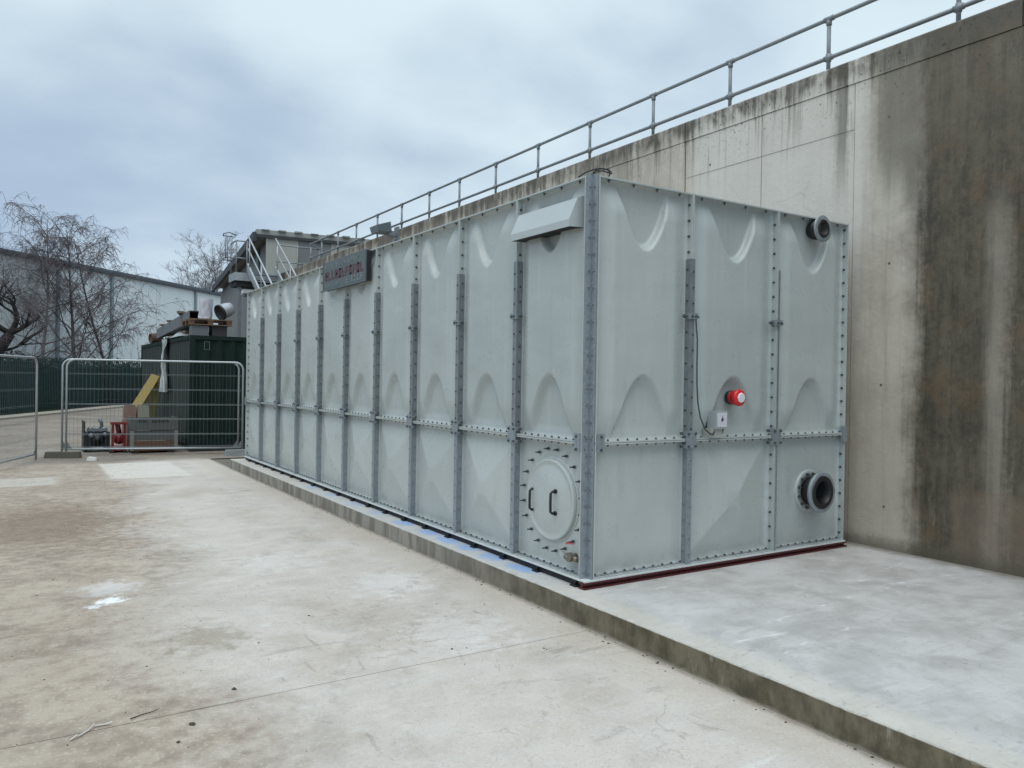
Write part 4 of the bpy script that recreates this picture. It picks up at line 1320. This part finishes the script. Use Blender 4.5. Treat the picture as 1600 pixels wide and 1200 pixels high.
def stair():
    r = thing('steel_stair', 'galvanised steel access stair with handrails and a landing beside the grey building', 'stairs', (2.3, 19.3, G))
    xl, xr = 2.30, 3.12; s = .64
    top = Vector((0, 19.35, 4.60)); run = 4.2
    def P(x, t, dz=0): return (x, top.y-t, top.z-t*s+dz)
    for x in (xl, xr):
        m = MB(); m.bar(P(x, -.1, .064), P(x, run), .05, .20); m.build('stringer', M_galvl, r)
        m = MB(); m.cyl(P(x, -.05, .62), P(x, run, .62), .022, n=8); m.build('middle_rail', M_galvl, r)
        m = MB(); m.cyl(P(x, -.05, 1.0), P(x, run, 1.0), .024, n=8); m.build('handrail', M_galvl, r)
        for t in (0.15, 1.5, 2.85, 4.1):
            m = MB(); m.cyl(P(x, t, .05), P(x, t, 1.0), .02, n=8); m.build('baluster', M_galvl, r)
    k = 0; t = .2
    while t < run:
        z = top.z-t*s; m = MB(); m.box(xl+.03, xr-.03, top.y-t-.11, top.y-t+.11, z-.02, z+.012); m.build('tread', M_galvd, r); t += .29
    # landing
    m = MB(); m.box(1.95, 4.5, 19.40, 20.15, 4.40, 4.46); m.build('landing', M_galvd, r)
    m = MB(); m.box(1.93, 1.95, 19.38, 20.17, 4.28, 4.52); m.box(1.95, 4.5, 19.38, 19.399, 4.28, 4.52); m.build('toe_board', M_galvl, r)
    m = MB(); m.box(1.98, 4.4, 19.43, 20.10, 4.12, 4.395); m.build('under_frame', M_dark, r)
    for x in (2.05, 4.3):
        m = MB(); m.box(x, x+.1, 19.5, 19.6, G, 4.119); m.build('leg', M_galvd, r)
    for z in (4.95, 5.46):
        for a, b in (((1.97, 19.42, z), (1.97, 20.1, z)), ((xr+.02, 19.42, z), (4.48, 19.42, z)), ((1.97, 19.42, z), (xl-.02, 19.42, z)), ((4.48, 19.42, z), (3.50, 17.2, z-.25))):
            m = MB(); m.cyl(a, b, .02, n=8); m.build('landing_rail', M_galvd, r)
    for x, y in ((1.97, 19.42), (1.97, 20.1), (xl-.02, 19.42), (4.48, 19.42), (3.8, 19.42)):
        m = MB(); m.cyl((x, y, 4.46), (x, y, 5.48), .022, n=8); m.build('landing_post', M_galvd, r)
    m = MB()
    for z in (4.9, 5.62):
        m.tube([(1.97, 19.45, z), (1.75, 19.35, z+.05), (1.62, 19.5, z+.02), (1.66, 19.75, z), (1.97, 19.9, z+.02)], .018, 6)
    m.cyl((1.66, 19.4, 4.9), (1.66, 19.4, 5.65), .016, n=6); m.cyl((1.80, 19.8, 4.9), (1.80, 19.8, 5.62), .016, n=6)
    m.build('gate_hoop', M_galvd, r)
stair()

# ------------------------------------------------------------------ white warehouse
def warehouse():
    P0 = Vector((-4.246, 43.155, 0)); d = Vector((.695, .719, 0)); n = Vector((.719, -.695, 0))   # n points to the viewer's side
    r = thing('warehouse', 'long pale blue-grey clad warehouse with a dark eaves line beyond the green fence', 'building', (P0.x, P0.y, G))
    zt = 7.72
    def slab(m, s0, s1, o0, o1, z0, z1):
        def q(s, o, z): p = P0+d*s+n*o; return (p.x, p.y, z)
        m.hexa([q(s0, o0, z0), q(s1, o0, z0), q(s1, o1, z0), q(s0, o1, z0), q(s0, o0, z1), q(s1, o0, z1), q(s1, o1, z1), q(s0, o1, z1)])
    seams = [-22, -18, -14, -10.3, -6.3, -2.4, 1.7, 3.81, 8.07, 12.4, 16.64, 21, 25, 29]
    for i in range(len(seams)-1):
        m = MB(); slab(m, seams[i]+.02, seams[i+1]-.02, -.2, 0, G, zt-.225); m.build('cladding_panel', M_ware, r)
    m = MB(); slab(m, -22, 29, -14, -.21, G, zt-.45); m.build('core', M_fascia, r)
    m = MB(); slab(m, -22.2, 29.2, -.4, .22, zt-.22, zt-.06); m.build('eaves_gutter', M_fascia, r)
    m = MB(); slab(m, -22.2, 29.2, -15, .12, zt-.055, zt+.06); m.build('roof', simple('grey_roof', (.12, .14, .155), .6), r)
    for s in (-10.3, 3.81, 8.07, 16.64, 21):
        m = MB(); slab(m, s-.09, s+.09, .002, .14, G, zt-.225); m.build('downpipe', simple('downpipe_grey', (.24, .285, .31), .5) if s == -10.3 else bpy.data.materials['downpipe_grey'], r)
warehouse()

# ------------------------------------------------------------------ palisade fence, verge, hedge
FP_ = [Vector(p) for p in ((-10.5, 16.5, 0), (-7.6, 23.0, 0), (-3.99, 31.0, 0), (-.1, 39.4, 0), (2.98, 42.7, 0), (7.5, 46.0, 0))]
def along(pts, s, off=0):
    for i in range(len(pts)-1):
        L = (pts[i+1]-pts[i]).length
        if s <= L or i == len(pts)-2:
            d = (pts[i+1]-pts[i])/L; q = pts[i]+d*s; nn = Vector((d.y, -d.x, 0))
            return q+nn*off, d
        s -= L
FL = sum((FP_[i+1]-FP_[i]).length for i in range(len(FP_)-1))
def palisade():
    r = thing('palisade_fence', 'dark green steel palisade fence curving along the far side of the yard', 'fence', (-4, 31, G))
    me = MB(); w = .034
    me.v += [(-w, 0, .05), (-w*.45, -.018, .05), (w*.45, -.018, .05), (w, 0, .05), (-w, 0, 2.26), (-w*.45, -.018, 2.34), (w*.45, -.018, 2.34), (w, 0, 2.26), (0, -.01, 2.42)]
    for q in ((0, 1, 5, 4), (1, 2, 6, 5), (2, 3, 7, 6), (4, 5, 8), (5, 6, 8), (6, 7, 8), (3, 0, 4, 7), (7, 4, 8)): me.face(list(q))
    pale = me.mesh('pale', M_fence)
    s = 0; n = 0
    while s < FL and n < 298:
        q, d = along(FP_, s, .05)
        inst('pale', pale, r, (q.x+4, q.y-31, 0), math.atan2(d.y, d.x)); s += .155; n += 1
    s = 0
    while s < FL-2.7:
        a, d = along(FP_, s); b, _ = along(FP_, min(FL, s+2.75))
        m = MB(); m.box(a.x-.05, a.x+.05, a.y-.05, a.y+.05, G, G+2.3); m.build('post', M_fenced, r)
        m = MB()
        for z in (.35, 1.95): m.bar((a.x, a.y, G+z), (b.x, b.y, G+z), .04, .05)
        m.build('rail', M_fenced, r); s += 2.75
palisade()
def verge():
    m = MB(); ns = 60
    for k in range(ns):
        s0 = FL*k/ns; s1 = FL*(k+1)/ns
        a, _ = along(FP_, s0, .55+.2*math.sin(s0)); b, _ = along(FP_, s1, .55+.2*math.sin(s1))
        c, _ = along(FP_, s1, -8); e, _ = along(FP_, s0, -8)
        i = len(m.v)
        m.v += [(a.x, a.y, G+.015), (b.x, b.y, G+.015), (c.x, c.y, G+.12), (e.x, e.y, G+.12)]; m.face([i, i+1, i+2, i+3])
    m.build('verge', M_verge, kind='structure')
    m = MB()
    for k in range(ns):
        s0 = FL*k/ns; s1 = FL*(k+1)/ns-.012
        a, _ = along(FP_, s0, 1.35); b, _ = along(FP_, s1, 1.35); c, _ = along(FP_, s1, .7); e, _ = along(FP_, s0, .7)
        m.hexa([(a.x, a.y, G-.01), (b.x, b.y, G-.01), (c.x, c.y, G-.01), (e.x, e.y, G-.01), (a.x, a.y, G+.07), (b.x, b.y, G+.07), (c.x, c.y, G+.09), (e.x, e.y, G+.09)])
    m.build('kerb', M_kerb, kind='structure')
verge()
def hedge():
    rnd = random.Random(4); m = MB()
    for k in range(15000):
        s = rnd.uniform(0, FL); q, d = along(FP_, s, -rnd.uniform(.45, 1.9))
        hmax = 2.25+.5*mnoise.noise(Vector((s*.6, 0, 0)))
        z = G+.05+hmax*rnd.random()**.8
        c = Vector((q.x, q.y, z)); a = Vector((rnd.uniform(-1, 1), rnd.uniform(-1, 1), rnd.uniform(-1, 1))).normalized(); b = a.orthogonal().normalized()
        L = rnd.uniform(.05, .13); i = len(m.v)
        m.v += [tuple(c-a*L), tuple(c+b*L*.5), tuple(c+a*L), tuple(c-b*L*.5)]; m.face([i, i+1, i+2, i+3])
    m.build('hedge', M_hedge, kind='stuff')
    m = MB(); ns = 50
    for k in range(ns):
        a, _ = along(FP_, FL*k/ns, -1.0); b, _ = along(FP_, FL*(k+1)/ns-.01, -1.0)
        h = 2.0+.35*mnoise.noise(Vector((k*.5, 3, 0)))
        m.bar((a.x, a.y, G+h/2), (b.x, b.y, G+h/2), .7, h)
    m.build('hedge_core', M_hedge, kind='stuff')
    # weeds and litter along the fence foot
    m = MB()
    for k in range(2600):
        s = rnd.uniform(0, FL*.55); q, d = along(FP_, s, rnd.uniform(-.2, .62)); h = rnd.uniform(.03, .16)
        a = rnd.uniform(0, 6.28); dx = math.cos(a)*.012; dy = math.sin(a)*.012; i = len(m.v)
        m.v += [(q.x-dx, q.y-dy, G), (q.x+dx, q.y+dy, G), (q.x+rnd.uniform(-.05, .05), q.y+rnd.uniform(-.05, .05), G+h)]; m.face([i, i+1, i+2])
    m.build('grass', simple('rough_grass', (.05, .075, .025), .9, 0, .4, 2), kind='stuff')
hedge()

# ------------------------------------------------------------------ bare trees
def wander(rnd, p, d, L, n, curl, up=0, droop=0):
    pts = [Vector(p)]; d = Vector(d).normalized()
    for i in range(n):
        d = d+Vector((rnd.gauss(0, curl), rnd.gauss(0, curl), rnd.gauss(0, curl)+up-droop*(i/n)))
        d.normalize(); pts.append(pts[-1]+d*(L/n))
    return pts
def birch(base, H, seed, label, spread=1.0, limbs=24, twigs=34, trunk_mat=None, weep=1.0, tr=.10, fork=False):
    rnd = random.Random(seed)
    r = thing('birch_tree', label, 'tree', base)
    base = Vector(base)
    tp = wander(rnd, base, (0, 0, 1), H*.93, 12, .05, .08)
    m = MB(); m.tube(tp, [tr*(1-i/13)+.012 for i in range(13)], 8); m.build('trunk', trunk_mat or M_limb, r)
    lm = MB(); tw = MB()
    for k in range(limbs):
        f = .16+.80*(k/limbs)+rnd.uniform(-.02, .02); f = min(.98, f)
        i = min(11, int(f*12)); p = tp[i].lerp(tp[i+1], f*12-i)
        az = k*2.4+rnd.uniform(-.4, .4); el = rnd.uniform(.5, 1.0)
        L = H*(.50-.30*f)*rnd.uniform(.8, 1.25)*spread
        d = Vector((math.cos(az)*math.cos(el), math.sin(az)*math.cos(el), math.sin(el)))
        lp = wander(rnd, p, d, L, 9, .11, .02, .16*weep)
        r0 = max(.016, tr*.42*(1-f*.75))
        lm.tube(lp, [r0*(1-.9*j/9)+.004 for j in range(10)], 5, caps=False)
        for q in range(7):
            g_ = rnd.uniform(.2, 1.0); j = min(8, int(g_*9)); sp = lp[j].lerp(lp[j+1], g_*9-j)
            dd = (lp[j+1]-lp[j]).normalized()+Vector((rnd.gauss(0, .6), rnd.gauss(0, .6), rnd.gauss(.1, .4)))
            sl_ = L*.36*rnd.uniform(.6, 1.3)
            sb = wander(rnd, sp, dd, sl_, 6, .16, 0, .25*weep)
            lm.tube(sb, [r0*.32*(1-.8*j2/6)+.003 for j2 in range(7)], 4, caps=False)
            for t in range(max(2, twigs//7)):
                jj = rnd.randrange(1, 6); s0 = sb[jj].lerp(sb[jj+1], rnd.random())
                if weep > .5:
                    td = Vector((rnd.gauss(0, .5), rnd.gauss(0, .5), rnd.uniform(-.5, .3))); tl = rnd.uniform(.35, 1.0)
                    tpz = wander(rnd, s0, td, tl, 4, .08, 0, 1.1)
                else:
                    td = dd.normalized()+Vector((rnd.gauss(0, .6), rnd.gauss(0, .6), rnd.gauss(.4, .4))); tl = rnd.uniform(.3, .8)
                    tpz = wander(rnd, s0, td, tl, 3, .15, .1, 0)
                tw.tube(tpz, [.0095]+[.008]*(len(tpz)-2)+[.005], 3, caps=False)
                for _ in range(2):
                    s1 = tpz[rnd.randrange(1, len(tpz)-1)]
                    q2 = wander(rnd, s1, Vector((rnd.gauss(0, .6), rnd.gauss(0, .6), -.4 if weep > .5 else .5)), tl*.4, 2, .1, 0, .5*weep)
                    tw.tube(q2, [.006, .0055, .003], 3, caps=False)
    c = lm.build('limbs', M_limb, r)
    tw.build('twigs', M_twig, r, kind='stuff')
birch((-.75, 42.6, G), 10.0, 11, 'tall weeping birch with drooping purple twigs in front of the pale warehouse', 1.10, 26, 44)
birch((-2.55, 43.2-.3, G), 10.3, 23, 'slim white-stemmed birch left of the big weeping birch behind the fence', .8, 22, 44, M_birch, 1.0, .09)
birch((.95, 44.0, G), 9.8, 35, 'weeping birch right of the middle one, its crown above the warehouse eaves', .85, 22, 44, M_limb, 1.0, .08)
birch((11.6, 74.0, G), 12.5, 41, 'distant fine-twigged tree seen between the warehouse and the grey building', .95, 40, 50, M_limb, .2, .12)
birch((14.0, 78.0, G), 15.5, 47, 'taller distant bare tree just left of the grey building roof', .9, 40, 50, M_limb, .2, .12)

def sprig(base, seed, label):
    rnd = random.Random(seed); r = thing('sapling', label, 'sapling', base)
    m = MB()
    for k in range(16):
        d = (rnd.gauss(0, .22), rnd.gauss(0, .22), 1)
        p = wander(rnd, base, d, rnd.uniform(2.2, 3.6), 7, .05, .05)
        m.tube(p, [.016*(1-.8*i/7) for i in range(8)], 4, caps=False)
        for q in range(5):
            s = p[rnd.randrange(2, 7)]; m.tube(wander(rnd, s, (rnd.gauss(0, .5), rnd.gauss(0, .5), .9), .5, 3, .1), [.006, .005, .004, .002], 3, caps=False)
    m.build('stems', M_limb, r)
sprig((2.3, 43.6, G), 3, 'thin upright sapling stems behind the fence left of the container')

def old_tree():
    rnd = random.Random(5); base = Vector((-4.55, 33.2, G))
    r = thing('old_tree', 'dark gnarled bare tree with twisting branches at the left edge behind the fence', 'tree', base)
    m = MB(); lm = MB(); tw = MB()
    tp = [base, base+Vector((.05, 0, .9)), base+Vector((.15, 0, 1.8)), base+Vector((.45, .1, 2.6)), base+Vector((.85, .1, 3.25))]
    m.tube(tp, [.36, .31, .28, .25, .19], 10)
    m.build('trunk', M_bark, r)
    def grow(p, d, L, rad, lvl):
        n = 7; pts = [Vector(p)]; dd = Vector(d).normalized()
        for i in range(n):
            dd = (dd+Vector((rnd.gauss(0, .20), rnd.gauss(0, .20), rnd.gauss(.06, .16)))).normalized(); pts.append(pts[-1]+dd*L/n)
        (lm if rad > .02 else tw).tube(pts, [rad*(1-.62*i/n) for i in range(n+1)], 7 if lvl == 0 else (5 if lvl < 3 else 3), caps=False)
        if lvl >= 5 or L < .25: return
        kids = 4 if lvl < 3 else (3 if lvl == 3 else 2)
        for k in range(kids):
            i = rnd.randrange(2, n+1); s = pts[i]
            q = (dd*.7+Vector((rnd.gauss(0, .7), rnd.gauss(0, .7), rnd.gauss(.15, .45)))).normalized()
            grow(s, q, L*rnd.uniform(.55, .8), max(.006, rad*(1-.62*i/n)*.68), lvl+1)
    # main limbs
    grow(tp[4], (.9, .1, .25), 1.3, .11, 0)
    grow(tp[4], (.2, .2, 1), 1.7, .13, 0)
    grow(tp[3], (-.9, .1, .8), 2.8, .16, 0)
    grow(tp[3], (.9, -.3, .0), 1.7, .07, 1)
    grow(tp[4], (-.8, -.3, 1), 2.4, .12, 0)
    grow(tp[2], (-.9, -.1, .35), 2.6, .12, 0)
    grow(tp[2], (1, .2, -.02), 1.9, .06, 1)
    lm.build('limbs', M_bark, r); tw.build('twigs', M_twig, r, kind='stuff')
old_tree()

# ------------------------------------------------------------------ litter in the yard
def litter():
    rnd = random.Random(9); m = MB()
    def chip(x, y, z, s):
        b = len(m.v); n = 5
        pr = [s*rnd.uniform(.6, 1.2) for _ in range(n)]; a0 = rnd.random()*6
        for k in range(n): m.v.append((x+pr[k]*math.cos(a0+k*6.283/n), y+pr[k]*math.sin(a0+k*6.283/n), z))
        for k in range(n): m.v.append((x+.6*pr[k]*math.cos(a0+k*6.283/n), y+.6*pr[k]*math.sin(a0+k*6.283/n), z+s*.45))
        for k in range(n): m.face([b+k, b+(k+1) % n, b+n+(k+1) % n, b+n+k])
        m.face([b+n+k for k in range(n)])
    for k in range(520):
        x = rnd.uniform(-5.5, -.3) if rnd.random() < .7 else rnd.uniform(-5.5, -2.2); y = -2.5+12*rnd.random()**1.5
        chip(x, y, G-.001, rnd.choice((.003, .004, .004, .006, .008))*rnd.uniform(.7, 1.2))
    for k in range(160):
        chip(-.215-abs(rnd.gauss(0, .04)), rnd.uniform(-3, 9), G-.001, rnd.uniform(.003, .012))
    for k in range(90):
        chip(rnd.uniform(-.1, 3.2), rnd.uniform(-3, -.1), S-.001, rnd.uniform(.002, .005))
    for x, y, s in ((-2.50, -.168, .018), (-2.775, -.50, .02), (-2.86, -.66, .013), (-2.2, .5, .012), (-1.2, -.2, .012), (-1.75, .9, .012)): chip(x, y, G-.001, s)
    m.build('debris', M_stone, kind='stuff')
    for k, (x, y, L, a, lab) in enumerate(((-3.02, -.30, .16, .35, 'short dark twig lying on the joint in the yard concrete'),)):
        m = MB(); p = wander(rnd, (x, y, G+.006), (math.cos(a), math.sin(a), 0), L, 6, .16)
        m.tube([(q.x, q.y, G+.006) for q in p], [.003, .003, .0025, .0025, .002, .002, .001], 5)
        tag(m.build('twig', M_bark, org=(x, y, G)), lab, 'twig', 'twigs on the yard')
    m = MB(); pts = [(-3.28, -.40), (-3.25, -.385), (-3.205, -.335), (-3.175, -.30), (-3.13, -.30), (-3.10, -.315)]
    for i in range(len(pts)-1):
        (ax, ay), (bx, by) = pts[i], pts[i+1]; w = .0055
        z0 = G+.003+.004*(i % 2); z1 = G+.004+.012*((i+1) % 2)
        m.hexa([(ax, ay-w, z0), (bx, by-w, z1), (bx, by+w, z1), (ax, ay+w, z0), (ax, ay-w, z0+.002), (bx, by-w, z1+.002), (bx, by+w, z1+.002), (ax, ay+w, z0+.002)])
    tag(m.build('paper_strip', M_paper, org=(-3.2, -.35, G)), 'crumpled pale paper strip lying on the concrete in the lower left', 'litter')
    m = MB(); m.hexa([(-2.35, 12.5, G), (-2.18, 12.45, G), (-2.14, 12.6, G), (-2.3, 12.66, G), (-2.33, 12.52, G+.06), (-2.2, 12.48, G+.05), (-2.16, 12.58, G+.05), (-2.28, 12.62, G+.07)])
    tag(m.build('rubble_lump', M_paper, org=(-2.25, 12.5, G)), 'small white lump of rubble on the ground in front of the mesh fence', 'rubble')
litter()
